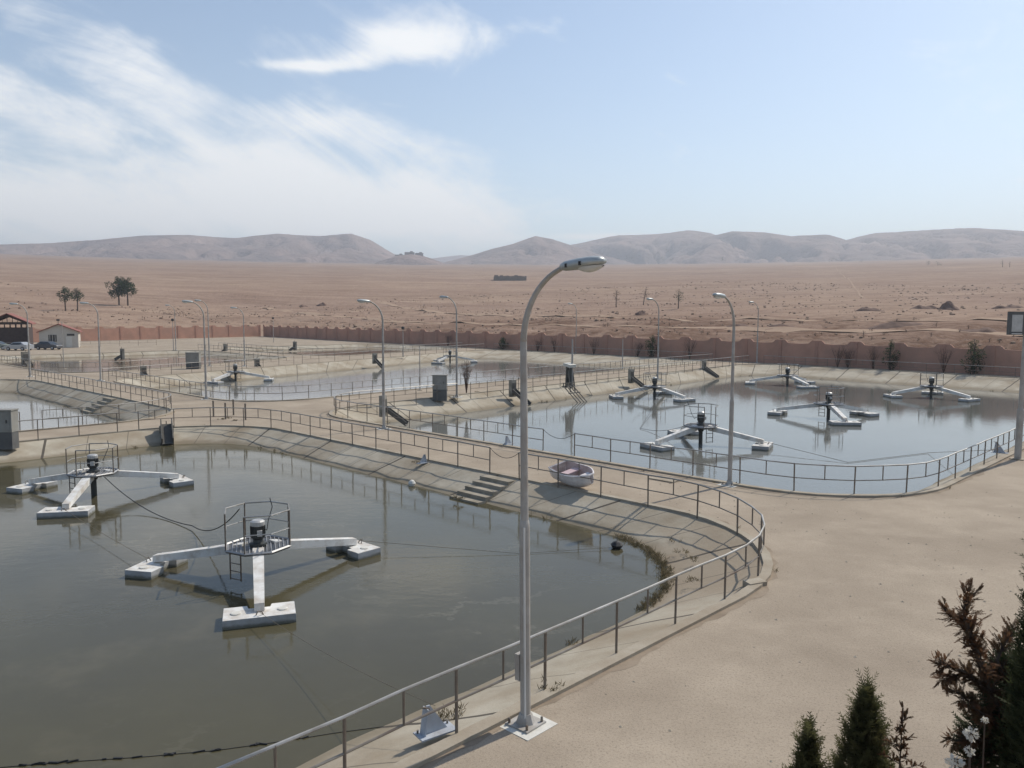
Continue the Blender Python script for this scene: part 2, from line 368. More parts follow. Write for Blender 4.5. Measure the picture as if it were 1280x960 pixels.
# ------------------------------------------------------------------ polygons with rounded corners
def fillet(pts, rad, closed=True, seg=10):
    out = []; n = len(pts)
    for i in range(n):
        p = Vector(pts[i]); r = rad[i] if isinstance(rad, (list, tuple)) else rad
        if (not closed and i in (0, n - 1)) or r <= 0: out.append(p); continue
        a = Vector(pts[i - 1]); b = Vector(pts[(i + 1) % n])
        d1 = (a - p).normalized(); d2 = (b - p).normalized()
        ang = d1.angle(d2); t = r / math.tan(ang / 2)
        bis = (d1 + d2).normalized(); c = p + bis * (r / math.sin(ang / 2))
        s = p + d1 * t - c; e = p + d2 * t - c
        a0 = math.atan2(s.y, s.x); a1 = math.atan2(e.y, e.x); da = (a1 - a0 + math.pi) % (2 * math.pi) - math.pi
        for k in range(seg + 1):
            an = a0 + da * k / seg; out.append(c + Vector((math.cos(an), math.sin(an))) * r)
    return out
def inset(pts, ds):                                     # move each edge i (pts[i] to pts[i+1]) inwards by ds[i]; counter-clockwise polygon
    n = len(pts); L = []
    for i in range(n):
        a = Vector(pts[i]); b = Vector(pts[(i + 1) % n]); d = (b - a).normalized(); nn = Vector((-d.y, d.x))
        L.append((a + nn * ds[i], d))
    res = []
    for i in range(n):
        p, d = L[i - 1]; q, e = L[i]
        den = d.x * e.y - d.y * e.x; w = q - p
        t = (w.x * e.y - w.y * e.x) / den
        res.append(tuple(p + d * t))
    return res
def resample(poly, step):
    out = []; n = len(poly)
    for i in range(n):
        a = Vector(poly[i]); b = Vector(poly[(i + 1) % n]); L = (b - a).length
        if L < 1e-6: continue
        k = max(1, int(round(L / step)))
        for j in range(k): out.append((i, j / k))
    return out
def samp(poly, key): i, f = key; a = Vector(poly[i]); b = Vector(poly[(i + 1) % len(poly)]); return a.lerp(b, f)

# corners counter-clockwise in (u, v): near-left, near-right, far-right, far-left
PONDS = {
    'A': dict(c=[(-44.2, -18), (-8.63, -18), (-8.63, 21.64), (-44.4, 21.64)], r=5.6, z=-.65, w=[1.5, 1.95, 1.72, 1.6], rb=[4, 4, 5.2, 4.6], m=WATER_A),
    'B': dict(c=[(-45.3, 26.84), (-8.94, 26.84), (-8.94, 92.2), (-50.0, 96.0)], r=5.0, z=-1.05, w=[1.7, 1.9, 5.2, 2.1], m=WATER_B),
    'C': dict(c=[(-79.8, 26.1), (-51.6, 26.1), (-55.4, 96.4), (-102.5, 98.0)], r=5.0, z=-1.0, w=[2.0, 2.0, 9.0, 2.6], m=WATER_C),
    'D': dict(c=[(-88.0, -16), (-48.4, -16), (-48.4, 21.27), (-88.0, 21.27)], r=5.5, z=-1.0, w=[2, 2.1, 2.0, 2.0], m=WATER_C),
    'E': dict(c=[(-134.0, 25.3), (-89.0, 25.3), (-101.5, 58.5), (-134.0, 58.5)], r=5.0, z=-.5, w=[1.0, 1.2, 1.5, 1.5], m=WATER_E),
    'F': dict(c=[(-138.5, 64.0), (-101.5, 64.0), (-108.5, 98.0), (-138.5, 98.0)], r=5.0, z=-.6, w=[1.1, 1.5, 2, 2], m=WATER_E),
}
WL = {'A': 'olive pond in the foreground', 'B': 'right-hand pond', 'C': 'middle pond', 'D': 'left-hand pond', 'E': 'brown far-left pond', 'F': 'brown farthest pond'}
hole_polys = []
for k, d in PONDS.items():
    top = fillet(d['c'], d['r'])
    botc = inset(d['c'], d['w'])
    rb = d.get('rb', [max(2.2, d['r'] - 1.2)] * 4)
    bot = fillet(botc, rb)
    out = fillet(inset(d['c'], [-.24] * 4), d['r'] + .24)
    d['top'], d['bot'], d['out'] = top, bot, out
    hole_polys.append(out)
    # sloping concrete bank
    keys = resample(top, 0.55 if k in 'AB' else 1.0)
    rows = [0, .12, .3, .5, .7, .85, 1.0, 1.35, 1.7]
    mb = MB(); uvs = []; s = 0.0; prev = None
    n = len(keys)
    for key in keys + [keys[0]]:
        a = samp(top, key); b = samp(bot, key)
        if prev is not None: s += (a - prev).length
        prev = a
        for t in rows:
            q = a.lerp(b, t); z = d['z'] * t
            if 0 < t: z += .045 * noise.noise(Vector((q.x * .8, q.y * .8, 3.1))) + .02 * noise.noise(Vector((q.x * 2.7, q.y * 2.7, 1)))
            mb.v.append(tuple(P(q.x, q.y, z))); uvs.append((s, t))
    rn = len(rows)
    for i in range(n):
        for j in range(rn - 1):
            mb.f.append((i * rn + j, i * rn + j + 1, (i + 1) * rn + j + 1, (i + 1) * rn + j))
    ob = mb.build('embankment', BANK)
    ul = ob.data.uv_layers.new(name='UVMap')
    for lp in ob.data.loops: ul.data[lp.index].uv = uvs[lp.vertex_index]
    for p in ob.data.polygons: p.use_smooth = True
    tag(ob, kind='structure')
    # water sheet, tucked a little under the bank
    wp = [P(q[0], q[1], d['z']) for q in fillet(inset(botc, [-.18] * 4), [q + .18 for q in rb])]
    w = MB().add(wp, [tuple(range(len(wp)))]).build('water', d['m']); tag(w, kind='structure')
    # kerb round the top
    kb = MB(); n = len(top); hz = .07
    for i in range(n):
        for q, z in ((out[i], -.05), (out[i], hz), (top[i], hz), (top[i], -.12)):
            kb.v.append(tuple(P(q[0], q[1], z + .008 * math.sin(i * 1.7))))
    for i in range(n):
        j = (i + 1) % n
        for a in range(3): kb.f.append((i * 4 + a, j * 4 + a, j * 4 + a + 1, i * 4 + a + 1))
    tag(kb.build('kerb', KERB), kind='structure')

# ------------------------------------------------------------------ the plant's ground sheet
SU0, SU1, SV0, SV1 = -205.0, 60.0, -60.0, 112.0
outer = [(SU0, SV0), (SU1, SV0), (SU1, SV1), (SU0, SV1)]
loops = [[Vector((x, y, 0)) for x, y in outer]] + [[Vector((q[0], q[1], 0)) for q in h] for h in hole_polys]
flat = [p for l in loops for p in l]
tris = tessellate_polygon(loops)
gm = MB(); gm.v = [tuple(P(p.x, p.y, 0)) for p in flat]
for t in tris:
    a, b, c = (flat[i] for i in t)
    cr = (b.x - a.x) * (c.y - a.y) - (b.y - a.y) * (c.x - a.x)
    gm.f.append(tuple(t) if cr > 0 else tuple(reversed(t)))
tag(gm.build('ground', GROUND), kind='structure')

VERGE = mat('dark_verge_soil', (.265, .212, .158), (.32, .26, .198), scale=1.5, rough=.95, bump=.5, bscale=10, c3=(.21, .165, .122), scale3=1.7, amt3=.7, spec=.1)
for k in 'AB':
    o_ = PONDS[k]['out']; keys = resample(o_, .3); vb = MB(); n = len(keys); cx = sum(q[0] for q in o_) / len(o_); cy = sum(q[1] for q in o_) / len(o_)
    pts_ = [samp(o_, q) for q in keys]
    for i, q in enumerate(pts_):
        d_ = (pts_[(i + 1) % n] - pts_[i - 1]).normalized(); nn = Vector((d_.y, -d_.x))
        w_ = max(.02, .12 + .22 * noise.fractal(Vector((q.x * 1.1, q.y * 1.1, 7)), .7, 2.0, 5))
        vb.v.append(tuple(P(q.x, q.y, .004))); e_ = q + nn * w_; vb.v.append(tuple(P(e_.x, e_.y, .004)))
    for i in range(n):
        j = (i + 1) % n; vb.f.append((2 * i, 2 * i + 1, 2 * j + 1, 2 * j))
    tag(vb.build('dirt_verge', VERGE), kind='structure')

# ------------------------------------------------------------------ terrain: terraces, plain, hills
def lerp_tab(tab, x):
    if x <= tab[0][0]: return tab[0][1]
    for (a, b), (c, d) in zip(tab, tab[1:]):
        if x <= c: return b + (d - b) * (x - a) / (c - a)
    (a, b), (c, d) = tab[-2:]; return d + (d - b) / (c - a) * (x - c)
def sst(x, a, b): t = min(1, max(0, (x - a) / (b - a))); return t * t * (3 - 2 * t)
NEAR = [(0, 0), (4, .3), (14, 1.5), (20, 2.7), (30, 3.2), (46, 3.5), (52, 4.6), (62, 4.9), (90, 6.1), (130, 7.8), (180, 9.6), (400, 20)]
FAR = [(100, 1.5), (200, 5.0), (300, 9.5), (450, 18), (600, 29), (900, 50), (1200, 72), (1800, 112), (2500, 160), (3200, 195), (8000, 300)]
def terr(u, v):
    s1, s2 = v - SV1, SU0 - u
    if max(s1, s2) <= 0:
        s3 = max(u - SU1, SV0 - v)
        return 0.0 if s3 < 3 else .5 * noise.noise(Vector((u * .02, v * .02, 0))) * sst(s3, 3, 60)
    s = max(s1, s2)
    if s1 > 0 and s2 > 0: s = math.hypot(s1, s2)
    x, y, _ = P(u, v)
    wob = 5.0 * noise.noise(Vector((u * .018, v * .018, 5))) * sst(s, 3, 25)
    zn = lerp_tab(NEAR, max(0.0, s + wob))
    r = math.hypot(x, y); zf = lerp_tab(FAR, r)
    w = sst(s, 70, 260)
    z = zn * (1 - w) + zf * w
    g = sst(s, 2, 14) * (1 - sst(s, 110, 240))
    z += g * (.95 * noise.fractal(Vector((u * .06, v * .09, 2)), 1.0, 2.0, 5))
    z += sst(s, 60, 200) * 1.1 * noise.fractal(Vector((u * .011, v * .011, 8)), 1.0, 2.0, 4) * min(1.8, .5 + r / 900)
    return z
def lines(lo_list, a, b, step, g0, growth, lim_lo, lim_hi):
    mid = []; x = a
    while x < b - 1e-6: mid.append(x); x += step
    mid.append(b)
    left = []; st = g0; x = a
    while x > lim_lo: x -= st; st *= growth; left.append(x)
    right = []; st = g0; x = b
    while x < lim_hi: x += st; st *= growth; right.append(x)
    return list(reversed(left)) + mid + right
us = lines(None, SU0, SU1, 265 / 88, 2.6, 1.045, -4800, 3400)
vs_ = lines(None, SV0, SV1, 172 / 12, 2.2, 1.036, -900, 5200)
tb = MB(); nu = len(us)
for v in vs_:
    for u in us: tb.v.append(tuple(P(u, v, terr(u, v))))
for j in range(len(vs_) - 1):
    for i in range(nu - 1):
        cu, cv = (us[i] + us[i + 1]) / 2, (vs_[j] + vs_[j + 1]) / 2
        if SU0 < cu < SU1 and SV0 < cv < SV1: continue
        tb.f.append((j * nu + i, j * nu + i + 1, (j + 1) * nu + i + 1, (j + 1) * nu + i))
PLAIN = mat('dry_plain_soil', (.265, .178, .13), (.325, .228, .172), scale=.035, detail=10, rough=1.0, bump=.8, bscale=.45, bdist=.9, c3=(.37, .265, .19), scale3=.012, amt3=.75, spec=.05)
overlay(PLAIN, lambda t: tmath(t, 'MULTIPLY', tstep(t, tnoise(t, .22, 8, rough=.7), .50, .66), .55), (.20, .125, .09))
overlay(PLAIN, lambda t: tmath(t, 'MULTIPLY', tstep(t, tnoise(t, .9, 6, rough=.7), .54, .68), .40), (.16, .105, .075))
overlay(PLAIN, lambda t: tmath(t, 'MULTIPLY', tstep(t, tnoise(t, .010, 8, stretch=(.35, 1.6, 1), rough=.6), .52, .66), .45), (.43, .31, .225))
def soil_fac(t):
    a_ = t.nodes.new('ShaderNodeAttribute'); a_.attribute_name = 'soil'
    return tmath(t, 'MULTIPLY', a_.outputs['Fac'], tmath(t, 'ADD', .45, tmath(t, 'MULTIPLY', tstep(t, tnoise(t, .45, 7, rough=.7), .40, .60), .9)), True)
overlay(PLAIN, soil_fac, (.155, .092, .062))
overlay(PLAIN, lambda t: tmath(t, 'MULTIPLY', tstep(t, tnoise(t, .05, 6, stretch=(.5, 3.0, 1), rough=.65), .50, .60), .55), (.195, .128, .092))
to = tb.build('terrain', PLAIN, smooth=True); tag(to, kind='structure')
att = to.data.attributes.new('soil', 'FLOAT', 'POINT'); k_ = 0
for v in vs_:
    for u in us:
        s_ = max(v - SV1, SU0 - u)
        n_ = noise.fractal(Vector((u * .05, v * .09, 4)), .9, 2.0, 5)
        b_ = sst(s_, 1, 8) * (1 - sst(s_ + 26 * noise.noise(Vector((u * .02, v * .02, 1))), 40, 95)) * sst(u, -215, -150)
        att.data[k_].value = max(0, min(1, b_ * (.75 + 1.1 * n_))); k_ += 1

def hit(px, py, off=0.0):                               # where the sight line meets the rising land
    d = ray(px, py).normalized(); t = 60.0
    while t < 9000:
        q = Vector((0, 0, CAMH)) + d * t; u, v = UVof(q.x, q.y)
        if q.z < terr(u, v): return Vector((q.x, q.y, terr(u, v) + off))
        t += max(.5, t * .004)
    return Vector((0, 0, CAMH)) + d * 2500
def ground_at(x, y): u, v = UVof(x, y); return terr(u, v)

HILL = mat('bare_hill_rock', (.34, .25, .215), (.22, .165, .15), scale=.006, detail=10, rough=1.0, bump=1.0, bscale=.012, bdist=30, c3=(.20, .165, .155), scale3=.004, amt3=.8, spec=.03)
overlay(HILL, lambda t: tmath(t, 'MULTIPLY', tstep(t, tnoise(t, .02, 8, rough=.7), .5, .68), .5), (.16, .125, .11))
def hill(sil, rc, rf, rb, seed, npx=4, nr=80, gully=1.7):
    x0, x1 = sil[0][0], sil[-1][0]; mb = MB(); cols = int((x1 - x0) / npx) + 1
    for j in range(nr + 1):
        f = j / nr; r = rf + (rb - rf) * f
        for i in range(cols):
            px = x0 + (x1 - x0) * i / (cols - 1); a = math.atan((px - 640) / FPX)
            zc = CAMH + (392 - lerp_tab(sil, px)) / FPX * rc * math.cos(a)
            x, y = math.sin(a) * r, math.cos(a) * r
            base = lerp_tab(FAR, r) - 14
            rcw = rc * (1 + .05 * noise.noise(Vector((px * .012, seed, 0))))
            t = (r - rf) / (rcw - rf) if r < rcw else (rb - r) / (rb - rcw)
            t = max(0, min(1, t)); sh = t ** 1.25 * (1.5 - .5 * t) if r < rcw else t * t * (3 - 2 * t)
            crest = max(0, zc - lerp_tab(FAR, rc) + 14)
            rid = noise.ridged_multi_fractal(Vector((x * .0058 + .5 * noise.noise(Vector((x * .002, y * .002, seed))), y * .0022, seed)), .9, 2.1, 6, 1.0, 2.0)
            fine = noise.fractal(Vector((x * .012, y * .008, seed)), 1.0, 2.0, 4)
            k = t * (1 - t) * 1.9 if r < rcw else 0.0
            z = base + crest * sh + crest * gully * k * .78 * (min(rid, 1.35) - 1.35) + fine * 6 * k
            mb.v.append((x, y, z))
    for j in range(nr):
        for i in range(cols - 1):
            mb.f.append((j * cols + i, j * cols + i + 1, (j + 1) * cols + i + 1, (j + 1) * cols + i))
    return tag(mb.build('hills', HILL, smooth=True), kind='structure')
hill([(-420, 322), (-300, 306), (-180, 312), (-60, 310), (0, 309), (60, 306), (130, 303), (185, 297), (240, 296), (300, 299), (352, 294), (400, 296), (440, 294), (465, 302), (492, 318), (520, 330), (545, 338)], 3200, 2350, 4100, 3.3)
hill([(540, 334), (560, 328), (590, 320), (615, 312), (640, 306), (668, 296), (690, 300), (715, 308), (745, 318), (790, 330), (810, 338)], 3000, 2400, 3600, 9.1)
hill([(640, 330), (680, 312), (720, 305), (770, 295), (820, 292), (858, 289), (885, 293), (920, 303), (980, 318), (1050, 335)], 3700, 2700, 4500, 14.7)
hill([(820, 332), (850, 312), (880, 298), (910, 290), (950, 290), (985, 295), (1030, 293), (1052, 299), (1080, 303), (1150, 320), (1220, 336)], 3300, 2500, 4100, 21.2)
hill([(960, 334), (1010, 312), (1055, 300), (1090, 291), (1130, 287), (1200, 286), (1260, 288), (1320, 290), (1420, 297), (1560, 308), (1700, 325), (1800, 340)], 3600, 2450, 4700, 31.9)
hill([(440, 330), (480, 326), (540, 325), (575, 320), (620, 321), (700, 326), (780, 331)], 5200, 4300, 6000, 41.0, gully=.5)
# the low knoll with buildings in the gap
hill([(455, 336), (478, 327), (496, 321), (515, 319), (530, 321), (548, 327), (570, 336)], 2300, 2080, 2550, 5.5, npx=4, nr=18, gully=.25)

# ------------------------------------------------------------------ haze
hz = MB().box((900, 2000, 214), (11400, 11400, 434)).build('haze', None); tag(hz, kind='stuff')
hm = bpy.data.materials.new('haze'); hm.use_nodes = True; t = hm.node_tree; t.nodes.clear()
ho = t.nodes.new('ShaderNodeOutputMaterial'); pv = t.nodes.new('ShaderNodeVolumePrincipled')
pv.inputs['Color'].default_value = (.88, .92, 1.0, 1); pv.inputs['Density'].default_value = 0.00026; pv.inputs['Anisotropy'].default_value = 0.25
t.links.new(pv.outputs[0], ho.inputs['Volume']); hz.data.materials.append(hm)

# ------------------------------------------------------------------ perimeter wall
def perimeter(a, b, label, rng_seed, hgt=2.85, step=5.0, rise=.36):
    a, b = Vector(a), Vector(b); L = (b - a).length; n = int(round(L / step)); d = (b - a) / n
    root = empty('perimeter_wall', P(a.x, a.y), RZ, label, 'wall')
    rnd = random.Random(rng_seed); nrm = Vector((-d.y, d.x)).normalized() * .10
    pil = None
    for i in range(n):
        p = MB(); q0 = d * i; top = []
        K = 24
        for k in range(K + 1):
            f = k / K; e = min(f, 1 - f)
            z = hgt - .08 + (rise if e < .13 else rise * (1 - sst(e, .13, .22)) - .08 * math.sin(math.pi * (f - .13) / .74) if e > .13 else rise)
            top.append((f, z))
        for (f, z) in top:
            c = q0 + d * f
            for s in (1, -1): p.v.append((c.x + nrm.x * s, c.y + nrm.y * s, -.2)); p.v.append((c.x + nrm.x * s, c.y + nrm.y * s, z))
        for k in range(K):
            o, m = k * 4, k * 4 + 4
            p.f += [(o, m, m + 1, o + 1), (m + 2, o + 2, o + 3, m + 3), (o + 1, m + 1, m + 3, o + 3)]
        p.build('wall_panel', WALLM, root)
        if pil is None:
            pil = MB().box((0, 0, hgt / 2 + .08), (.42, .36, hgt + .40)).build('pillar', PILLAR, root); o = pil
        else:
            o = pil.copy(); col.objects.link(o); o.parent = root
        o.location = (q0.x, q0.y, 0); o.rotation_euler = (0, 0, math.atan2(d.y, d.x))
    return root
perimeter((22, 94.2), (-201, 106.8), 'long pink scalloped wall running behind the ponds, its near face in shade', 1)
perimeter((-202, 106.2), (-181, -10), 'sunlit pink scalloped wall at the far left behind the red-roofed booth', 2, hgt=2.9, rise=.38)

# ------------------------------------------------------------------ railings
RH, RM = 1.07, .56
post_me = MB().tube([(0, 0, -.25), (0, 0, RH)], .026, 6).build('post', STEEL)
bal_me = MB().tube([(0, 0, RM), (0, 0, RH)], .020, 6).build('baluster', STEEL)
def sample_path(pts, step):
    out = [(pts[0], 0.0)]; acc = 0.0; nxt = step
    for a, b in zip(pts, pts[1:]):
        L = (b - a).length
        while nxt <= acc + L + 1e-6:
            out.append((a.lerp(b, (nxt - acc) / L), nxt)); nxt += step
        acc += L
    return out
first_post = [True]
def railing(pts, label, r=0.0, step=1.0, inner=0.0, bal=True):
    pts = [Vector(p) for p in fillet(pts, r, closed=False)]
    L = sum((b - a).length for a, b in zip(pts, pts[1:])); n = max(2, 2 * int(round(L / step / 2))); st = L / n
    root = empty('railing', P(pts[0].x, pts[0].y), 0, label, 'railing', 'pipe railings round the ponds')
    o0 = root.location.copy()
    sp = sample_path(pts, st - 1e-5)
    tops = []; mids = []
    for i, (q, s) in enumerate(sp):
        w = P(q.x, q.y) - o0
        jit = Vector((random.uniform(-.012, .012), random.uniform(-.012, .012), random.uniform(-.012, .012)))
        tops.append(w + Vector((0, 0, RH)) + jit); mids.append(w + Vector((0, 0, RM)) + jit * .6)
        src = post_me if i % 2 == 0 else bal_me
        if i % 2 == 1 and not bal: continue
        if src.parent is None: o = src
        else: o = src.copy(); col.objects.link(o)
        o.parent = root; o.location = w
        o.rotation_euler = (random.uniform(-.015, .015), random.uniform(-.015, .015), random.uniform(0, 3)) if i % 2 == 0 else (0, 0, 0)
    MB().tube(tops, .026, 7).build('top_rail', RAILTOP, root)
    MB().tube(mids, .019, 6).build('middle_rail', STEEL, root)
    return root
def sag_chain(a, b, label):
    a, b = Vector(a), Vector(b); mid = (a + b) / 2
    pts = [a.lerp(b, k / 12) - Vector((0, 0, .32 * (1 - (2 * k / 12 - 1) ** 2))) for k in range(13)]
    o = MB().tube([p - a for p in pts], .012, 5).build('chain', CABLE, None, a)
    return tag(o, label, 'chain', 'chains closing the railing gaps')
SA, SB = -20.9, -22.55                                   # the gap above the steps
railing([(-8.63, 3.6), (-8.63, 21.64), (SA, 21.64)], 'galvanised pipe railing curving round the near pond by the tall lamp post', 5.6)
railing([(SB, 21.64), (-44.4, 21.64), (-44.4, 16.1)], 'dark pipe railing along the near pond from the steps to its far-left corner', 5.6)
railing([(-44.4, 15.0), (-44.25, -2)], 'dark pipe railing on the left bank of the near pond beside the large grey cabinet', 0)
sag_chain(P(SA, 21.64, RH), P(SB, 21.64, RH), 'thin chain hanging across the gap in the railing above the steps')
railing([(-45.3, 40), (-45.3, 26.84), (-24.4, 26.84)], 'dark pipe railing rounding the near-left corner of the right-hand pond', 4.8)
sag_chain(P(-24.4, 26.84, RH), P(-22.5, 26.84, RH), 'thin chain hanging across the gap in the railing by the right-hand pond')
railing([(-22.5, 26.84), (-8.94, 26.84), (-8.94, 58)], 'grey pipe railing rounding the near-right corner of the right-hand pond', 5.0)
railing([(-45.4, 41.5), (-49.9, 94.5)], 'dark pipe railing on the left bank of the right-hand pond beyond the cabinet', 0)
railing([(-48.5, 95.9), (-14, 92.7)], 'thin pipe railing at the foot of the shaded pink wall beyond the right-hand pond', 0, step=1.5)
railing([(-79.0, 26.1), (-51.6, 26.1), (-53.2, 55)], 'dark pipe railing round the near corner of the middle pond', 5.0)
railing([(-53.3, 56.5), (-55.4, 94.8)], 'dark pipe railing on the right bank of the middle pond towards the pink wall', 0)
railing([(-80.6, 26.1), (-88.5, 51)], 'thin pipe railing on the left bank of the middle pond beside the grey cabinet', 0, step=1.3)
railing([(-89.0, 52.5), (-102.0, 96.5)], 'thin pipe railing between the middle pond and the farthest brown pond', 0, step=1.5)
railing([(-57.0, 96.6), (-101, 97.9)], 'thin pipe railing at the far end of the middle pond below the pink wall', 0, step=1.6)
railing([(-86, 21.27), (-48.4, 21.27), (-48.4, 12.5)], 'dark pipe railing round the far-right corner of the left-hand pond', 5.4)
railing([(-48.4, 11.4), (-48.4, -2)], 'dark pipe railing on the right bank of the left-hand pond', 0)
railing([(-132, 25.3), (-89.0, 25.3), (-93.5, 37.5)], 'thin pipe railing on the near side of the brown far-left pond', 5.0, step=1.3)
railing([(-94.2, 39), (-101.3, 57.5), (-133, 58.5)], 'thin pipe railing on the far side of the brown far-left pond', 3.0, step=1.6)
railing([(-137, 64.0), (-101.5, 64.0), (-108.3, 96.8)], 'thin pipe railing round the farthest brown pond', 4.0, step=1.7)
railing([(-160, 24), (-160, 62)], 'thin pipe railing in front of the parked cars at the far left', 0, step=1.7)

# ------------------------------------------------------------------ lamp posts
def lamp_proto():
    root = empty('street_lamp', (0, 0, 0))
    MB().lathe([(.082, .02), (.082, 3.15), (.076, 3.20), (.063, 3.25), (.052, 5.98)], 14).build('pole', POLE, root, smooth=False)
    arc = []
    for k in range(15):
        a = R(90) * k / 14 * .78
        arc.append((.98 * (1 - math.cos(a)), 0, 5.95 + 1.22 * math.sin(a) * .92))
    e = Vector(arc[-1]); arc.append(tuple(e + Vector((.14, 0, .06))))
    MB().tube(arc, [.051 - .001 * k for k in range(16)], 10).build('arm', POLE, root, smooth=True)
    # cobra-head luminaire, nose up a little
    hd = MB(); L = .62; secs = []
    base = Vector(arc[-1]) + Vector((-.06, 0, -.01))
    prof = [(0, .055, .05, .045), (.08, .09, .08, .065), (.30, .125, .095, .075), (.52, .14, .095, .065), (.68, .115, .075, .045), (.74, .06, .04, .03)]
    for (x, w, hu, hl) in prof:
        ring = []
        for k in range(12):
            a = 2 * math.pi * k / 12; c, s = math.cos(a), math.sin(a)
            ring.append(base + Vector((x, w * c, (hu if s > 0 else hl) * s + x * .06)))
        secs.append(ring)
    vs = [p for r_ in secs for p in r_]; fs = []
    for i in range(len(secs) - 1):
        for k in range(12): fs.append((i * 12 + k, (i + 1) * 12 + k, (i + 1) * 12 + (k + 1) % 12, i * 12 + (k + 1) % 12))
    fs += [tuple(range(12)), tuple(reversed(range((len(secs) - 1) * 12, len(secs) * 12)))]
    hd.add(vs, fs); head = hd.build('lamp_head', LAMPHEAD, root, smooth=True)
    df = MB(); vs = []; rows = 5
    for i in range(9):
        x = .30 + .42 * i / 8; w = .10 * math.sin(math.pi * (.12 + .80 * i / 8)) + .012
        for k in range(7):
            a = math.pi * k / 6
            vs.append(base + Vector((x, w * math.cos(a), -.045 - .085 * math.sin(a) * math.sin(math.pi * (.1 + .8 * i / 8)) + x * .06)))
    for i in range(8):
        for k in range(6): df.f.append((i * 7 + k, i * 7 + k + 1, (i + 1) * 7 + k + 1, (i + 1) * 7 + k))
    df.v = [tuple(v) for v in vs]
    df.build('diffuser', DIFF, root, smooth=True)
    for x in (.15, .42):
        MB().box(tuple(base + Vector((x, -.115 - (.02 if x > .2 else -.02), x * .06))), (.03, .03, .055)).build('clip', DARK, head)
    MB().box((0, 0, .015), (.46, .46, .03)).build('base_plate', POLE, root)
    f = MB().lathe([(.15, .03), (.10, .18)], 8); f.build('base_collar', POLE, root)
    for i in (-1, 1):
        for j in (-1, 1):
            MB().lathe([(.022, .03), (.022, .10), (.012, .11)], 6, (i * .18, j * .18, 0)).build('anchor_bolt', STEEL, root)
    MB().prism([(-.36, -.33), (.35, -.36), (.38, .33), (-.33, .37)], -.05, .003).build('footing', HATCH, root)
    return root
LP = lamp_proto()
ARM_P = RZ                                               # arm towards +u
DOWN_V = RZ - math.pi / 2; UPV = RZ + math.pi / 2; LEFT_U = RZ + math.pi
lamp_list = [
    # base pixel, top pixel row, arm heading, label
    ((657, 905), None, RZ + R(3), 'tallest grey street lamp in the foreground beside the near pond railing'),
    ((912, 606), 368, DOWN_V, 'grey street lamp on the path left of the wide sandy road'),
    ((480, 536), 375, DOWN_V - R(12), 'street lamp at the near-left corner of the right-hand pond'),
    ((571, 496), 370, LEFT_U + R(20), 'street lamp beside the grey cabinet on the bank of the right-hand pond'),
    ((258, 499), 376, DOWN_V - R(15), 'nearer lamp of the close pair between the middle pond and the sandy crossing'),
    ((262, 458), 375, DOWN_V - R(15), 'farther lamp of the close pair behind the left grey cabinet'),
    ((126, 476), 378, DOWN_V - R(20), 'slim street lamp between the brown pond and the left-hand pond'),
    ((38, 471), 379, DOWN_V - R(20), 'pale street lamp in front of the dark red-roofed shed'),
    ((822, 474), 373, DOWN_V - R(20), 'street lamp on the path between the middle and right-hand ponds'),
    ((720, 441), 379, DOWN_V - R(30), 'faint distant street lamp by the pink wall above the dark screening machine'),
    ((946, 454), 377, DOWN_V - R(30), 'faint distant street lamp against the pink wall beyond the right-hand pond'),
    ((306, 458), 384, DOWN_V - R(20), 'thin distant street lamp left of the farthest brown pond'),
    ((220, 438), 381, DOWN_V - R(20), 'thin distant street lamp behind the brown far-left pond'),
]
for i, (b, top, rz, label) in enumerate(lamp_list):
    o = LP if i == 0 else copy_tree(LP)
    o.location = at(*b) + Vector((0, 0, .004)); o.rotation_euler = (0, R(-.7) if i == 0 else 0, rz)
    if top is not None:
        p = at(*b); q = atd(b[0], top, p.y); s = q.z / 7.15; o.scale = (1, 1, s)
    tag(o, label, 'street lamp', 'grey street lamps')
jb = MB().box((-.115, .0, .9), (.09, .13, .42)).build('junction_box', POLE, LP, smooth=False)
MB().tube([(.055, -.075, .1), (.055, -.075, 3.15)], .018, 6).build('conduit', DIFF, LP)

def pole_thing(b, top, label, ball=False, r=.06):
    p = at(*b); q = atd(b[0], top, p.y); h = q.z
    root = empty('post_lamp' if ball else 'bare_pole', p, 0, label, 'lamp post' if ball else 'pole')
    MB().lathe([(r * 1.2, 0), (r, h * .5), (r * .7, h - (.3 if ball else 0))], 8).build('shaft', POLE, root)
    MB().box((0, 0, .02), (.4, .4, .04)).build('base_plate', KERB, root)
    if ball: MB().lathe([(.06, h - .35), (.20, h - .28), (.27, h - .12), (.20, h + .05), (.05, h + .12)], 10).build('lantern', DARK, root)
    return root
pole_thing((715, 485), 424, 'short tapering grey pole behind the dark screening machine', r=.09)
pole_thing((778, 462), 424, 'thin grey pole right of the dark screening machine near the pink wall')
pole_thing((525, 488), 432, 'thin bare pole left of the grey cabinet on the path', r=.045)
pole_thing((80, 461), 402, 'thin bare pole standing in front of the cream booth', r=.045)
pole_thing((217, 438), 399, 'dark-headed post lamp behind the brown far-left pond', True)
pole_thing((342, 428), 397, 'small dark-headed post lamp near the inner corner of the pink wall', True)
pole_thing((504, 446), 409, 'small post lamp by the pink wall left of the far aerator', True)

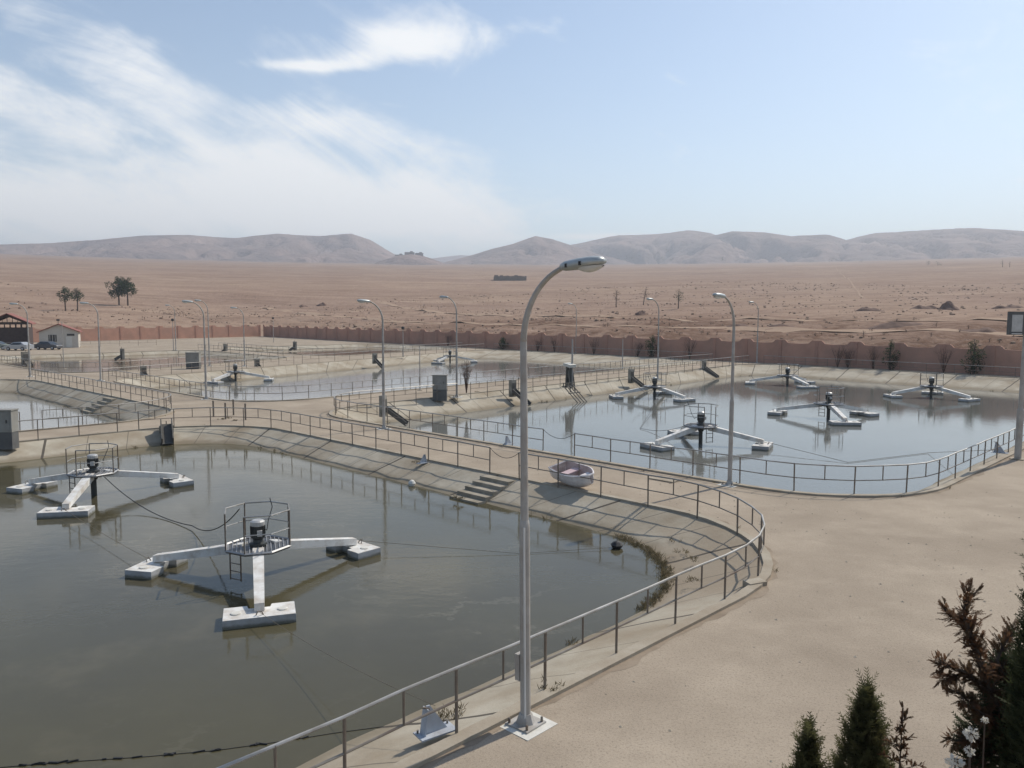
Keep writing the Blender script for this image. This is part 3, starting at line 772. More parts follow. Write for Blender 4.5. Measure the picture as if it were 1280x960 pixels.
# floodlight post at the right edge
p = at(1272, 574)
fl = empty('floodlight_post', p, RZ, 'grey post with a dark framed floodlight at the right edge of the road', 'floodlight')
MB().lathe([(.14, 0), (.14, 2.2), (.10, 2.3), (.075, 6.9)], 12).build('pole', POLE, fl)
MB().box((0, 0, .02), (.55, .55, .04)).build('base_plate', KERB, fl)
hb = MB(); hb.box((0, 0, 0), (.62, .26, 1.02)); c = atd(1270, 404, p.y) - p
loc = Matrix.Rotation(-RZ, 4, 'Z') @ c
h = hb.build('floodlight', CABLOW, fl, loc=loc); h.rotation_euler = (0, 0, -RZ + R(-12))
MB().box((0, -.135, 0), (.42, .02, .74)).build('lens', MCAP, h); MB().box((0, -.15, -.46), (.40, .06, .04)).build('bracket', DIFF, h)
MB().bar((0, 0, loc.z), (loc.x, loc.y, loc.z), .08, .08).build('bracket_arm', POLE, fl)

# ------------------------------------------------------------------ floating aerators
def aerator_proto():
    root = empty('floating_aerator', (0, 0, 0))
    ZP = .95
    for k in range(3):
        a = R(120 * k); rot = Matrix.Rotation(a, 4, 'Z')
        arm = MB()
        a0, a1 = Vector((.42, 0, .86)), Vector((3.35, 0, .34))
        w0, w1, h0, h1 = .30, .24, .26, .20
        vs = []
        for p_, w_, h_ in ((a0, w0, h0), (a1, w1, h1)):
            for (i, j) in ((-1, -1), (1, -1), (1, 1), (-1, 1)): vs.append(rot @ (p_ + Vector((0, i * w_ / 2, j * h_ / 2))))
        arm.add(vs, [(3, 2, 1, 0), (4, 5, 6, 7), (0, 1, 5, 4), (1, 2, 6, 5), (2, 3, 7, 6), (3, 0, 4, 7)])
        arm.build('arm', WHITEP, root)
        fl_ = MB()
        prof = [(2.86, -.85), (3.72, -.85), (3.72, .85), (2.86, .85), (2.86, .30), (3.06, .26), (3.06, -.26), (2.86, -.30)]
        poly = [(rot @ Vector((x, y, 0)))[:2] for x, y in prof]
        fl_.prism(poly, -.25, .21)
        f = fl_.build('float', FLOATSHADE, root)
        tp = MB().prism([(rot @ Vector((x * .995 + .016, y * .992, 0)))[:2] for x, y in prof], .212, .225)
        tp.build('float_top', WHITEP, f)
        for s in (-1, 1):
            c_ = rot @ Vector((3.32, s * .55, 0))
            MB().lathe([(.125, .227), (.125, .25), (.10, .258)], 14, (c_.x, c_.y, 0)).build('hatch', HATCH, f)
        c_ = rot @ Vector((3.58, 0, 0))
        hk = MB().tube([rot @ Vector((3.55, -.08, .22)), rot @ Vector((3.62, -.04, .34)), rot @ Vector((3.62, .05, .32)), rot @ Vector((3.56, .09, .22))], .016, 6)
        hk.build('mooring_eye', STEEL, f)
    # octagonal grating platform
    R8 = .93; o8 = [(R8 * math.cos(R(22.5 + 45 * k)), R8 * math.sin(R(22.5 + 45 * k))) for k in range(8)]
    pf = MB().prism(o8, ZP - .06, ZP - .02).build('platform', GRATE, root)
    MB().tube([(x, y, ZP) for x, y in o8], .035, 4, closed=True).build('rim', DECK, pf)
    gr = MB()
    for k in range(-7, 8):
        y = k * .115; x = math.sqrt(max(0, .86 ** 2 - y * y)); gr.box((0, y, ZP - .005), (2 * x, .022, .03))
    gr.build('grating_bars', DECK, pf)
    # guard rail, open on one side between two corners
    order = [(7 + k) % 8 for k in range(8)]              # gap between corner 6 and corner 7
    top = [(o8[i][0], o8[i][1], ZP + 1.04) for i in order]; mid = [(o8[i][0], o8[i][1], ZP + .52) for i in order]
    g = MB().tube(top, .022, 6).build('guard_rail', RAILTOP, root)
    MB().tube(mid, .016, 6).build('middle_rail', RAILTOP, g)
    for i in (7, 1, 2, 4, 6): MB().tube([(o8[i][0], o8[i][1], ZP - .02), (o8[i][0], o8[i][1], ZP + 1.04)], .022, 6).build('post', STEEL, g)
    # ladder hanging below the gap
    m_ = (Vector(o8[6]) + Vector(o8[7])) / 2; dr = m_.normalized(); sd = Vector((-dr.y, dr.x))
    ld = MB()
    for s in (-1, 1): q = m_ + sd * .2 * s; ld.tube([(q.x, q.y, ZP), (q.x, q.y, ZP - .78)], .02, 6)
    for z in (.3, .52, .74): q = m_ - sd * .2; q2 = m_ + sd * .2; ld.tube([(q.x, q.y, ZP - z), (q2.x, q2.y, ZP - z)], .015, 5)
    ld.build('ladder', STEEL, root)
    MB().lathe([(.11, -1.0), (.11, .62), (.16, .68), (.16, .74), (.42, .78), (.46, ZP - .06)], 14).build('impeller_shaft', MOTOR, root)
    mo = MB().lathe([(.24, .95), (.24, 1.02), (.15, 1.05), (.13, 1.12), (.185, 1.18), (.185, 1.52)], 16).build('motor', MOTOR, root)
    fn = MB()
    for k in range(16):
        a = R(22.5 * k); fn.box((.195 * math.cos(a), .195 * math.sin(a), 1.36), (.03, .012, .30), rz=a)
    fn.build('cooling_fins', MOTOR, mo)
    MB().lathe([(.19, 1.52), (.20, 1.55), (.20, 1.64), (.14, 1.68)], 16).build('cowl', MCAP, mo)
    MB().box((.22, .05, 1.34), (.10, .14, .16)).build('terminal_box', MCAP, mo)
    MB().tube([(-.2, .1, 1.4), (-.42, .25, 1.25), (-.6, .3, 1.5), (-.75, .42, 1.85), (-.86, .36, 2.1)], .014, 5).build('power_cable', CABLE, root)
    return root
AP = aerator_proto()
aer = [
    ((-6.76, 20.58, -.65), -72, .935, 'large white aerator in the foreground pond with its full octagon guard rail in view'),
    ((-16.2, 30.1, -.65), -78, .95, 'white aerator near the left edge of the foreground pond'),
    ((10.9, 45.1, -1.05), -26, 1.05, 'nearest aerator in the right-hand pond, beyond the lamp by the road'),
    ((12.7, 69.9, -1.05), 66, 1.06, 'aerator in the right-hand pond closest to the dark screening machine'),
    ((22.83, 56.5, -1.05), -95, 1.1, 'middle aerator of the right-hand pond showing three separate floats'),
    ((29.07, 82.98, -1.05), -78, 1.14, 'farthest aerator of the right-hand pond, near the concrete bank below the wall'),
    ((37.8, 70.8, -1.05), 60, 1.05, 'rightmost aerator of the right-hand pond below the dark conifer'),
    ((-30.1, 85.6, -1.0), 131, 1.06, 'aerator in the middle pond left of the close lamp pair'),
    ((-9.4, 119.4, -1.0), 126, 1.1, 'most distant aerator at the far end of the middle pond'),
]
AER = []
for i, (loc, ang, s, label) in enumerate(aer):
    o = AP if i == 0 else copy_tree(AP)
    o.location = loc; o.rotation_euler = (0, 0, R(ang)); o.scale = (s, s, s if s < 1.01 else 1.12)
    tag(o, label, 'aerator', 'floating pond aerators'); AER.append(o)

# ------------------------------------------------------------------ concrete steps
def steps(u0, u1, v0, dv, z1, n, label):
    root = empty('steps', P((u0 + u1) / 2, v0), RZ, label, 'steps'); w = abs(u1 - u0)
    for k in range(n):
        f = k / n; zt = .02 + (z1 - .0) * (k + .35) / n
        MB().box((0, -dv * (k + .5) / n - .03, zt - .45), (w, dv / n + .06, .9)).build('tread', STEP, root)
    return root
steps(-22.6, -21.0, 21.6, 2.0, -.68, 5, 'concrete steps leading down the slope into the foreground pond')
steps(-64.3, -62.4, 21.2, 2.0, -1.0, 5, 'concrete steps leading down into the left-hand pond')

# ------------------------------------------------------------------ sluices, cabinets, screening machine
def sluice(loc, heading, label, w=.7, h=1.1, L=1.9, drop=1.15, big=False):
    root = empty('sluice_gate', loc, heading, label, 'sluice', 'sluice gates on the pond banks')   # local -y points down the bank
    MB().box((0, .12, h / 2 - .2), (w, .34, h + .4)).build('head_wall', SLUICE, root)
    a, b = Vector((0, -.05, .16 if not big else .42)), Vector((0, -L, -drop + .16))
    ch = MB().bar(a - Vector((0, 0, .12)), b - Vector((0, 0, .12)), w * .8, .06)
    for s in (-1, 1): ch.bar(a + Vector((s * w * .38, 0, 0)), b + Vector((s * w * .38, 0, 0)), .06, .26 if not big else .5)
    ch.build('chute', CHUTE, root)
    MB().box((0, -.08, h * .45), (w * .62, .05, h * .6)).build('gate_plate', CHUTE, root)
    MB().tube([(0, .05, h), (0, .05, h + .25)], .03, 6).build('spindle', STEEL, root)
    return root
H_AFAR = RZ; H_BLEFT = RZ + R(90); H_LEFT = RZ + R(90)
sluice(P(-43.7, 17.3), RZ + R(70), 'dark sluice with a broken concrete head on the near pond\'s far-left corner', .72, .22, 1.5, .62, True)
sluice(at(481, 513), RZ + R(125), 'sluice behind the street lamp at the corner of the right-hand pond', .6, 1.0, 1.5, 1.0)
sluice(at(642, 490), H_BLEFT, 'sluice left of the dark screening machine on the right-hand pond bank', .55, 1.0, 1.75, 1.0)
sluice(at(790, 474), H_BLEFT, 'sluice between the screening machine and the lamp on the path', .55, 1.0, 1.75, 1.0)
sluice(at(881, 461), H_BLEFT, 'distant sluice near the far end of the right-hand pond', .55, 1.0, 1.75, 1.0)
sluice(at(180, 469), H_LEFT, 'sluice at the left bank of the middle pond, left of the cabinet', .55, 1.0, 1.75, 1.0)
sluice(at(322, 458), H_LEFT, 'sluice on the middle pond bank beyond the left aerator', .55, 1.0, 1.75, 1.0)
sluice(at(469, 451), H_LEFT, 'distant sluice on the middle pond bank behind the corner lamp', .55, 1.0, 1.75, 1.0)
sluice(at(33, 452), RZ + R(100), 'dark sluice at the left end of the brown pond below the shed', 1.0, 1.3, .9, .6)
sluice(at(152, 446), RZ, 'dark sluice on the far side of the brown far-left pond', .8, 1.2, .9, .5)
sluice(at(281, 439), RZ, 'small dark sluice left of the farthest brown pond', .8, 1.2, .9, .5)
sluice(at(368, 435), RZ, 'small dark sluice on the far bank of the farthest brown pond', .8, 1.2, .9, .5)
def cabinet(loc, rz, w, h, label, d=.55):
    root = empty('control_cabinet', loc, rz, label, 'cabinet', 'grey control cabinets')
    MB().box((0, 0, h * .20), (w, d, h * .40 + .3)).build('lower_part', CABLOW, root)  # lower part in a darker grey than the body
    b = MB().box((0, 0, h * .70), (w + .03, d + .03, h * .60)).build('body', CAB, root)
    MB().box((0, 0, h + .02), (w + .10, d + .10, .05)).build('roof', CAB, root)
    dr = MB().box((0, -d / 2 - .02, h * .70), (w * .86, .02, h * .52)).build('door', CAB, b)
    MB().box((w * .3, -d / 2 - .045, h * .70), (.03, .04, .16)).build('handle', DARK, b)
    return root
cabinet(at(550, 498), R(0), 1.05, 1.75, 'grey control cabinet on the path beside the lamp at the right-hand pond')
cabinet(at(6, 557), R(2), 1.05, 1.72, 'large grey control cabinet cut by the left edge of the picture')
cabinet(at(242, 461), R(0), 1.5, 1.85, 'distant grey control cabinet on the middle pond bank by the lamp pair')

p = at(710, 485)
ms = empty('screening_machine', p, H_BLEFT, 'dark steel screening machine with a pale top standing on the bank', 'machine')   # local -y = +u, towards the water
fr = MB()
for s in (-.3, .3):
    fr.bar((s, 0, 0), (s, -.1, 1.85), .10, .10); fr.bar((s, -.55, -.3), (s, -.25, 1.6), .08, .08); fr.bar((s, 0, .6), (s, -.45, .2), .06, .06); fr.bar((s, -.1, 1.4), (s, -.4, .7), .05, .05)
for z in (.3, .8, 1.3, 1.75): fr.bar((-.3, -.02, z), (.3, -.02, z), .07, .07)
fr.build('frame', CHUTE, ms)
MB().box((0, -.12, 1.05), (.36, .28, 1.3)).build('screen_belt', MOTOR, ms)
MB().box((-.05, -.2, 2.0), (.85, .75, .24), rx=R(12)).build('motor_housing', HATCH, ms)
rk = MB()
for s in (-.75, -.35, .05, .45):
    rk.bar((s - .5, -.6, .25), (s - .3, -2.0, -1.05), .07, .07)
    rk.bar((s - .5, -.6, .25), (s - .7, -.9, .15), .06, .06)
rk.bar((-1.5, -.6, .25), (.3, -.5, .25), .09, .09); rk.bar((-1.3, -1.2, -.3), (.25, -1.15, -.3), .08, .08); rk.bar((-1.45, -.75, .55), (.2, -.45, .5), .05, .05)
for s in (-1.4, -.9, -.4): rk.bar((s, -.7, .25), (s, -.7, .58), .06, .06)
rk.build('rake', CHUTE, ms)
# ------------------------------------------------------------------ boat
def boat():
    L, W, H = 2.1, 1.06, .54
    root = empty('rowing_boat', P(-18.55, 22.25, .02), RZ + R(-14), 'small white and pink rowing boat tilted on the path behind the railing', 'boat')
    st = []; N = 14
    for i in range(N + 1):
        f = i / N
        w = W / 2 * (.80 + .20 * math.sin(math.pi * min(1, f * 1.5) * .5)) * (1 if f < .5 else (1 - .80 * ((f - .5) / .5) ** 2.1))
        keel = .0 + .26 * max(0, (f - .62) / .38) ** 2
        sheer = H + .05 * (2 * f - .8) ** 2
        st.append((L * (f - .5), w, keel, sheer))
    def shell(off, name, m, inner=False):
        mb = MB(); K = 12
        for (x, w, k, s_) in st:
            for j in range(K + 1):
                a = -1 + 2 * j / K; ww = w - off
                y = ww * (abs(a) ** .62) * (1 if a > 0 else -1); z = (k + off) + (s_ - k - (off if not inner else 0.0)) * abs(a) ** 2.4
                y = ww * math.sin(a * math.pi / 2) if abs(a) < 1 else ww * a
                mb.v.append((x + (off if x < 0 else -off) * .0, y, z))
        for i in range(N):
            for j in range(K):
                q = (i * 13 + j, (i + 1) * 13 + j, (i + 1) * 13 + j + 1, i * 13 + j + 1)
                mb.f.append(q if inner else q[::-1])
        e0 = tuple(range(13)); e1 = tuple(N * 13 + j for j in range(13))
        mb.f += [e0 if not inner else e0[::-1], e1[::-1] if not inner else e1]
        return mb.build(name, m, root, smooth=False)
    hull = shell(0, 'hull', BOATW); inn = shell(.035, 'lining', BOATIN, True)
    g = [(x, w, s_) for (x, w, k, s_) in st]
    ring = [(x, w, s_) for x, w, s_ in g] + [(x, -w, s_) for x, w, s_ in reversed(g)]
    MB().tube(ring, .035, 6, closed=True).build('gunwale', BOATW, root)
    MB().box((-.36, 0, .40), (.36, .92, .04)).build('thwart', THWART, root)
    MB().box((.50, 0, .42), (.28, .70, .04)).build('thwart', BOATW, root)
    MB().bar((-L / 2, 0, -.0), (.25, 0, .0), .05, .06).build('keel', BOATW, hull)
    root.rotation_euler = (R(13), R(2), RZ + R(-14))
    root.location.z = .10
    return root
boat()

# ------------------------------------------------------------------ mooring brackets, ropes, cables, slab, bollards, kerb block
def bracket(loc, rz, label, s=1.0):
    root = empty('mooring_bracket', loc, rz, label, 'bracket', 'steel mooring brackets')
    MB().box((0, 0, .012), (.62 * s, .30 * s, .024)).build('base_plate', BRKT, root)
    pl = MB(); y = .012
    pts = [(-.22 * s, .024), (.20 * s, .024), (-.10 * s, .46 * s), (-.16 * s, .46 * s)]
    pl.add([(x, -y, z) for x, z in pts] + [(x, y, z) for x, z in pts], [(0, 1, 2, 3), (7, 6, 5, 4), (0, 4, 5, 1), (1, 5, 6, 2), (2, 6, 7, 3), (3, 7, 4, 0)])
    pl.build('gusset', BRKT, root)
    MB().box((-.19 * s, 0, .22 * s), (.02, .16 * s, .42 * s), ry=R(8)).build('stiffener', BRKT, root)
    for i in (-1, 1): MB().lathe([(.018, .024), (.018, .07)], 6, (i * .26 * s, .09 * s, 0)).build('bolt', STEEL, root)
    MB().tube([(-.12 * s, -.04, .42 * s), (-.22 * s, 0, .45 * s), (-.12 * s, .04, .42 * s)], .014, 6).build('shackle', STEEL, root)
    return root
bracket(P(-8.93, 7.42, .02), R(35), 'pale blue steel mooring bracket on the kerb left of the tall lamp')
bracket(P(-26.8, 27.0, .07), RZ + R(90), 'small mooring bracket on the right-hand pond kerb behind the pole', .9)
bracket(P(-26.4, 21.3, -.05), RZ - R(90), 'dark small mooring bracket on the slope left of the steps', .8)
bracket(P(-9.2, 41.4, .07), RZ + R(10), 'grey mooring bracket on the kerb near the floodlight post', 1.1)
def line(pts, r, name, m, label, cat, sag=0.0, n=24):
    a = Vector(pts[0]); out = []
    for i in range(len(pts) - 1):
        p_, q_ = Vector(pts[i]), Vector(pts[i + 1])
        for k in range(n if i == len(pts) - 2 else n):
            f = k / n; out.append(p_.lerp(q_, f) - Vector((0, 0, sag * 4 * f * (1 - f))))
    out.append(Vector(pts[-1]))
    o = MB().tube([p_ - a for p_ in out], r, 5).build(name, m, None, a)
    return tag(o, label, cat)
def on(o, local):
    m = Matrix.Translation(o.location) @ Matrix.Rotation(o.rotation_euler.z, 4, 'Z') @ Matrix.Diagonal((*o.scale, 1))
    return m @ Vector(local)
def fl_eye(i, k):
    a = R(120 * k); return on(AER[i], (3.58 * math.cos(a), 3.58 * math.sin(a), .30))
line([fl_eye(0, 0), P(-8.93, 7.42, .44)], .0045, 'mooring_rope', ROPE, 'taut thin rope from the foreground aerator to the pale blue bracket', 'rope', .12)
line([fl_eye(1, 0), fl_eye(0, 2)], .006, 'mooring_rope', ROPE, 'taut thin rope joining the two aerators of the foreground pond', 'rope', .05)
a = on(AER[1], (.6, .5, .95)); b = on(AER[0], (-.75, -.5, 1.85))
line([a, at(240, 657, -.55), b], .016, 'power_cable', CABLE, 'black power cable sagging between the two foreground aerators', 'cable', .35)
e = at(650, 692, -.63); line([fl_eye(0, 1), e, at(770, 684, -.60)], .006, 'mooring_rope', ROPE, 'thin rope lying on the water right of the foreground aerator', 'rope', 0)
fr_ = MB()
pts = [at(x, y, -.645) for x, y in ((-30, 962), (60, 954), (180, 946), (270, 938), (350, 927), (420, 916), (496, 906))]
a0 = pts[0]
rope = MB().tube([p_ - a0 for p_ in pts], .006, 5).build('floating_rope', CABLE, None, a0); tag(rope, 'dark rope with clumps of weed floating at the bottom left', 'rope')
for i in range(26):
    k = random.choice((0, 1, 1, 2, 3, 4)); f = random.random(); q = pts[k].lerp(pts[k + 1], f) - a0
    fb = MB().box((q.x, q.y, .01), (random.uniform(.05, .22), random.uniform(.012, .03), .02), rz=math.atan2(pts[k + 1].y - pts[k].y, pts[k + 1].x - pts[k].x) + random.uniform(-.4, .4)); fb.build('weed_clump', CABLE, rope)
line([on(AER[2], (-.6, .3, 1.0)), at(800, 535, -1.0), on(AER[3], (.2, -.5, 1.0))], .014, 'power_cable', CABLE, 'black cable looping over the water between two right-hand pond aerators', 'cable', .3)
line([on(AER[2], (3.6, 0, .3)), at(1060, 578, -1.02), at(1160, 566, -1.02), at(1250, 562, .35)], .012, 'mooring_rope', ROPE, 'thin mooring rope crossing the right-hand pond to the bracket by the floodlight', 'rope', 0)
line([at(790, 474, .8), at(806, 490, -.2), at(838, 478, -.3), on(AER[3], (.3, .4, 1.5))], .014, 'power_cable', CABLE, 'black power cable from the bank sluice to an aerator', 'cable', .1)

root = MB().box((0, 0, .025), (1.1, .6, .05)).build('cover_slab', KERB, None, at(831, 600)); root.rotation_euler = (0, 0, RZ); tag(root, 'pale concrete cover slab lying on the path left of the road lamp', 'slab')
for i, (x, y, d_) in enumerate(((267, 521, 'leftmost'), (282, 524, 'second from left'), (292, 519, 'rear right'), (307, 525, 'rightmost'))):
    o = MB().lathe([(.055, -.05), (.055, .98), (.05, 1.0)], 8).build('bollard', STEEL, None, at(x, y))
    tag(o, d_ + ' of the four short rusty posts on the sandy crossing', 'bollard', 'short posts on the sandy crossing')
kb = MB().prism([(-.26, -.15), (.24, -.17), (.27, .14), (-.22, .16)], -.05, .10).build('concrete_block', KERB, None, at(943, 731)); kb.rotation_euler = (0, 0, RZ + R(70)); tag(kb, 'pale broken concrete block at the bend of the kerb by the road', 'block')
o = MB().lathe([(.02, -.05), (.13, 0), (.16, .10), (.10, .2), (.03, .24)], 10).build('float_buoy', HATCH, None, at(515, 607, -.65)); tag(o, 'small white buoy at the water edge left of the steps', 'buoy')
o = MB().lathe([(.02, -.05), (.16, 0), (.20, .08), (.10, .17), (.02, .2)], 7).build('rubber_float', CABLE, None, at(771, 684, -.62)); tag(o, 'black lump of debris floating by the weedy waterline', 'debris')

# ------------------------------------------------------------------ buildings and cars at the far left
def booth():
    p = at(76, 434); root = empty('guard_booth', p, RZ + R(78), 'cream booth with a red gabled roof in front of the pink wall', 'booth')
    W, D, H, RG = 6.2, 5.6, 2.9, 1.3
    wl = MB(); hw, hd = W / 2, D / 2
    # gable end faces -y
    wl.add([(-hw, -hd, 0), (hw, -hd, 0), (hw, -hd, H), (0, -hd, H + RG), (-hw, -hd, H), (-hw, hd, 0), (hw, hd, 0), (hw, hd, H), (0, hd, H + RG), (-hw, hd, H)],
           [(0, 1, 2, 3, 4), (9, 8, 7, 6, 5), (1, 6, 7, 2), (5, 0, 4, 9)])
    wl.build('walls', BOOTH, root)
    rf = MB()
    for s in (-1, 1):
        a_, b_ = Vector((s * (hw + .35), 0, H - .14 + .0)), Vector((0, 0, H + RG + .04))
        vs = []
        for y in (-hd - .4, hd + .4):
            vs += [(a_.x, y, a_.z), (b_.x, y, b_.z), (b_.x, y, b_.z + .14), (a_.x, y, a_.z + .14)]
        rf.add(vs, [(0, 1, 2, 3), (7, 6, 5, 4), (0, 4, 5, 1), (3, 2, 6, 7), (0, 3, 7, 4), (1, 5, 6, 2)])
    rf.build('roof', ROOF, root)
    w = MB().box((-1.0, -hd - .02, 1.75), (1.3, .06, 1.25)).build('window', GLASS, root)
    for dx in (-.42, 0, .42): MB().box((-1.0 + dx, -hd - .06, 1.75), (.06, .04, 1.25)).build('window_bar', BOOTH, w)
    w2 = MB().box((1.9, -hd - .02, 2.35), (1.2, .06, .36)).build('window', GLASS, root)
    MB().box((1.6, -hd - .02, 1.02), (.95, .05, 1.95)).build('door', HATCH, root)
    MB().tube([(0, -hd, H + RG), (0, -hd, H + RG + .7)], .05, 6).build('vent_pipe', DARK, root)
    MB().box((0, -hd, H + RG + .85), (.5, .5, .3)).build('roof_lantern', DARK, root)
    return root
b_ = booth(); b_.rotation_euler.z = R(25)
def shed():
    p = at(14, 433); root = empty('open_shed', p, R(8), 'dark open-sided shed with a red roof at the left edge', 'shed')
    W, D, H, RG = 6.6, 9, 4.4, 1.7; hw, hd = W / 2, D / 2
    MB().box((0, -hd + .1, 1.75), (W, .2, 3.5)).build('front_wall', SHEDW, root)
    MB().box((0, hd - .1, 1.75), (W, .2, 3.5)).build('back_wall', SHEDW, root)
    MB().box((hw - .1, 0, 1.75), (.2, D - .5, 3.5)).build('side_wall', SHEDW, root)
    for i in range(8):
        x = -hw + .15 + i * (W - .3) / 7
        for y in (-hd + .1, hd - .1): MB().box((x, y, H / 2 + 1.5 - .75), (.14, .14, H - 1.5)).build('post', SHEDW, root)
    rf = MB()
    for s in (-1, 1):
        a_, c_ = Vector((s * (hw + .6), 0, H - .2)), Vector((0, 0, H + RG))
        vs = []
        for y in (-hd - .5, hd + .5): vs += [(a_.x, y, a_.z), (c_.x, y, c_.z), (c_.x, y, c_.z + .15), (a_.x, y, a_.z + .15)]
        rf.add(vs, [(0, 1, 2, 3), (7, 6, 5, 4), (0, 4, 5, 1), (3, 2, 6, 7), (0, 3, 7, 4), (1, 5, 6, 2)])
    rf.build('roof', ROOF, root)
    tr = MB()
    for y in (-hd, hd):
        tr.bar((-hw, y, H - .05), (hw, y, H - .05), .12, .35); tr.bar((-hw, y, H), (0, y, H + RG - .2), .12, .4); tr.bar((hw, y, H), (0, y, H + RG - .2), .12, .4); tr.bar((0, y, H), (0, y, H + RG), .1, .1)
        for s in (-1, 1): tr.bar((s * hw * .5, y, H), (s * hw * .5, y, H + RG * .5), .08, .08)
    tr.build('truss', SHEDW, root)
    return root
s_ = shed(); s_.rotation_euler.z = R(27)
def car(px, py, rz, m, label):
    root = empty('parked_car', at(px, py), rz, label, 'car', 'cars parked at the far left')
    side = [(-2.15, .28), (2.12, .28), (2.18, .62), (2.05, .82), (1.15, .92), (.45, 1.40), (-.95, 1.43), (-1.65, 1.0), (-2.12, .95)]
    b = MB(); n = len(side)
    vs = [(x, -.86, z) for x, z in side] + [(x, .86, z) for x, z in side]
    vs = [(x, y * (.80 if z > 1.2 else 1), z) for x, y, z in vs]
    b.add(vs, [tuple(range(n)), tuple(reversed(range(n, 2 * n)))] + [(i, n + i, n + (i + 1) % n, (i + 1) % n) for i in range(n)])
    body = b.build('body', m, root)
    for s in (-1, 1):
        g = MB(); q = [(.95, .95), (.42, 1.32), (-.90, 1.35), (-1.42, 1.0)]
        g.add([(x, s * (.875 - .155 * (z - .92) / .5), z) for x, z in q], [(0, 1, 2, 3) if s < 0 else (3, 2, 1, 0)])
        g.build('side_window', GLASS, body)
    MB().add([(1.12, -.72, .96), (1.12, .72, .96), (.50, .64, 1.39), (.50, -.64, 1.39)], [(0, 1, 2, 3)]).build('windscreen', GLASS, body)
    for sx in (-1, 1):
        for sy in (-1, 1):
            w = MB(); prof = [(.31, -.1), (.33, -.06), (.33, .06), (.31, .1)]
            w.lathe(prof, 14); w.v = [(x, z, y) for x, y, z in w.v]
            wo = w.build('wheel', TYRE, root, loc=(sx * 1.32, sy * .80, .33))
            r_ = MB().lathe([(.2, -.115), (.2, .115)], 10); r_.v = [(x, z, y) for x, y, z in r_.v]; r_.build('rim', CARS, wo)
    for sy in (-1, 1): MB().box((2.14, sy * .6, .66), (.06, .34, .13)).build('headlight', DIFF, body)
    return root
car(61, 437, R(-8), CARG, 'charcoal saloon car parked in front of the cream booth')
car(24, 438, R(172), CARS, 'silver saloon car parked below the dark shed')
car(-3, 437, R(5), CARW, 'greenish grey car cut by the left edge beside the shed')

# ------------------------------------------------------------------ plain: ruin, mounds, tracks
p = hit(638, 351)
rn = empty('ruined_building', p, R(4), 'low roofless grey stone building alone on the plain', 'ruin')
sc_ = p.y / FPX
fw = MB(); r_r = random.Random(2); x_ = -20.0
while x_ < 20:
    w_ = min(r_r.uniform(1.5, 5), 20 - x_); h_ = r_r.uniform(5.2, 6.9) * sc_
    if w_ < .2: break
    fw.box(((x_ + w_ / 2) * sc_, 0, h_ / 2 - 4), (w_ * sc_, .9, h_ + 8)); x_ += w_
fw.build('front_wall', RUIN, rn)
MB().box((19.4 * sc_, 6.6, 2.0 * sc_), (.9, 12, 8 * sc_)).build('end_wall', RUIN, rn)
MB().box((-19.4 * sc_, 6.6, 1.8 * sc_), (.9, 12, 7.6 * sc_)).build('end_wall', RUIN, rn)
MB().box((0, 13.1, 1.8 * sc_), (37 * sc_, .9, 8 * sc_)).build('back_wall', RUIN, rn)
def mound(px, py, wpx, hpx, label, flatness=.5, seed=0):
    p = hit(px, py); k = p.y / FPX; W, H = wpx * k / 2, hpx * k * .8; D = max(2.5, W * .35)
    mb = MB(); NR, NT = 14, 60; rnd = seed * 3.7
    for i in range(NR + 1):
        f = i / NR
        for j in range(NT):
            a = 2 * math.pi * j / NT; q = 1 + .22 * noise.noise(Vector((math.cos(a) * 1.7, math.sin(a) * 1.7, rnd)))
            x, y = W * f * math.cos(a) * q, D * f * math.sin(a) * q
            z = H * (1 - f ** 2.2) * (1 + .9 * noise.fractal(Vector((x * .30, y * .30, rnd)), .9, 2.0, 4)) - .4 * f ** 4
            mb.v.append((x, y, z + ground_at(p.x + x, p.y + D + y) - p.z))
    for i in range(NR):
        for j in range(NT): mb.f.append((i * NT + j, (i + 1) * NT + j, (i + 1) * NT + (j + 1) % NT, i * NT + (j + 1) % NT))
    o = mb.build('earth_mound', MOUND, None, p + Vector((0, D, 0)), smooth=True)
    return tag(o, label, 'earth mound', 'brown spoil heaps on the plain')
mound(1091, 389, 42, 6, 'leftmost low brown earth mound on the plain at the right', seed=1)
mound(1159, 386, 36, 5, 'long low brown earth bank just left of the tallest mound', seed=2)
mound(1193, 387, 28, 10, 'tallest brown earth mound on the plain', seed=3)
mound(1266, 386, 46, 6, 'brown earth mound cut by the right edge above the floodlight', seed=4)
mound(802, 396, 16, 7, 'small rounded brown heap below the slender young trees', seed=5)
mound(1120, 412, 95, 4, 'long dark eroded bank beside the dirt track above the conifers', seed=6)
mound(985, 408, 46, 3, 'dark eroded hump beside the dirt track left of the floodlight, above the wall', seed=7)
mound(1235, 417, 56, 4, 'dark eroded hump just above the wall at the far right', seed=8)
mound(925, 409, 34, 3, 'small eroded hump behind the wall right of the road lamp', seed=9)
mound(400, 383, 16, 4, 'right of two reddish humps on the plain above the inner wall corner', seed=10)
mound(378, 384, 14, 3, 'left of two reddish humps on the plain above the inner wall corner', seed=11)
TRACK = mat('dirt_track', (.38, .275, .20), (.34, .24, .172), scale=.3, rough=1, spec=.05)
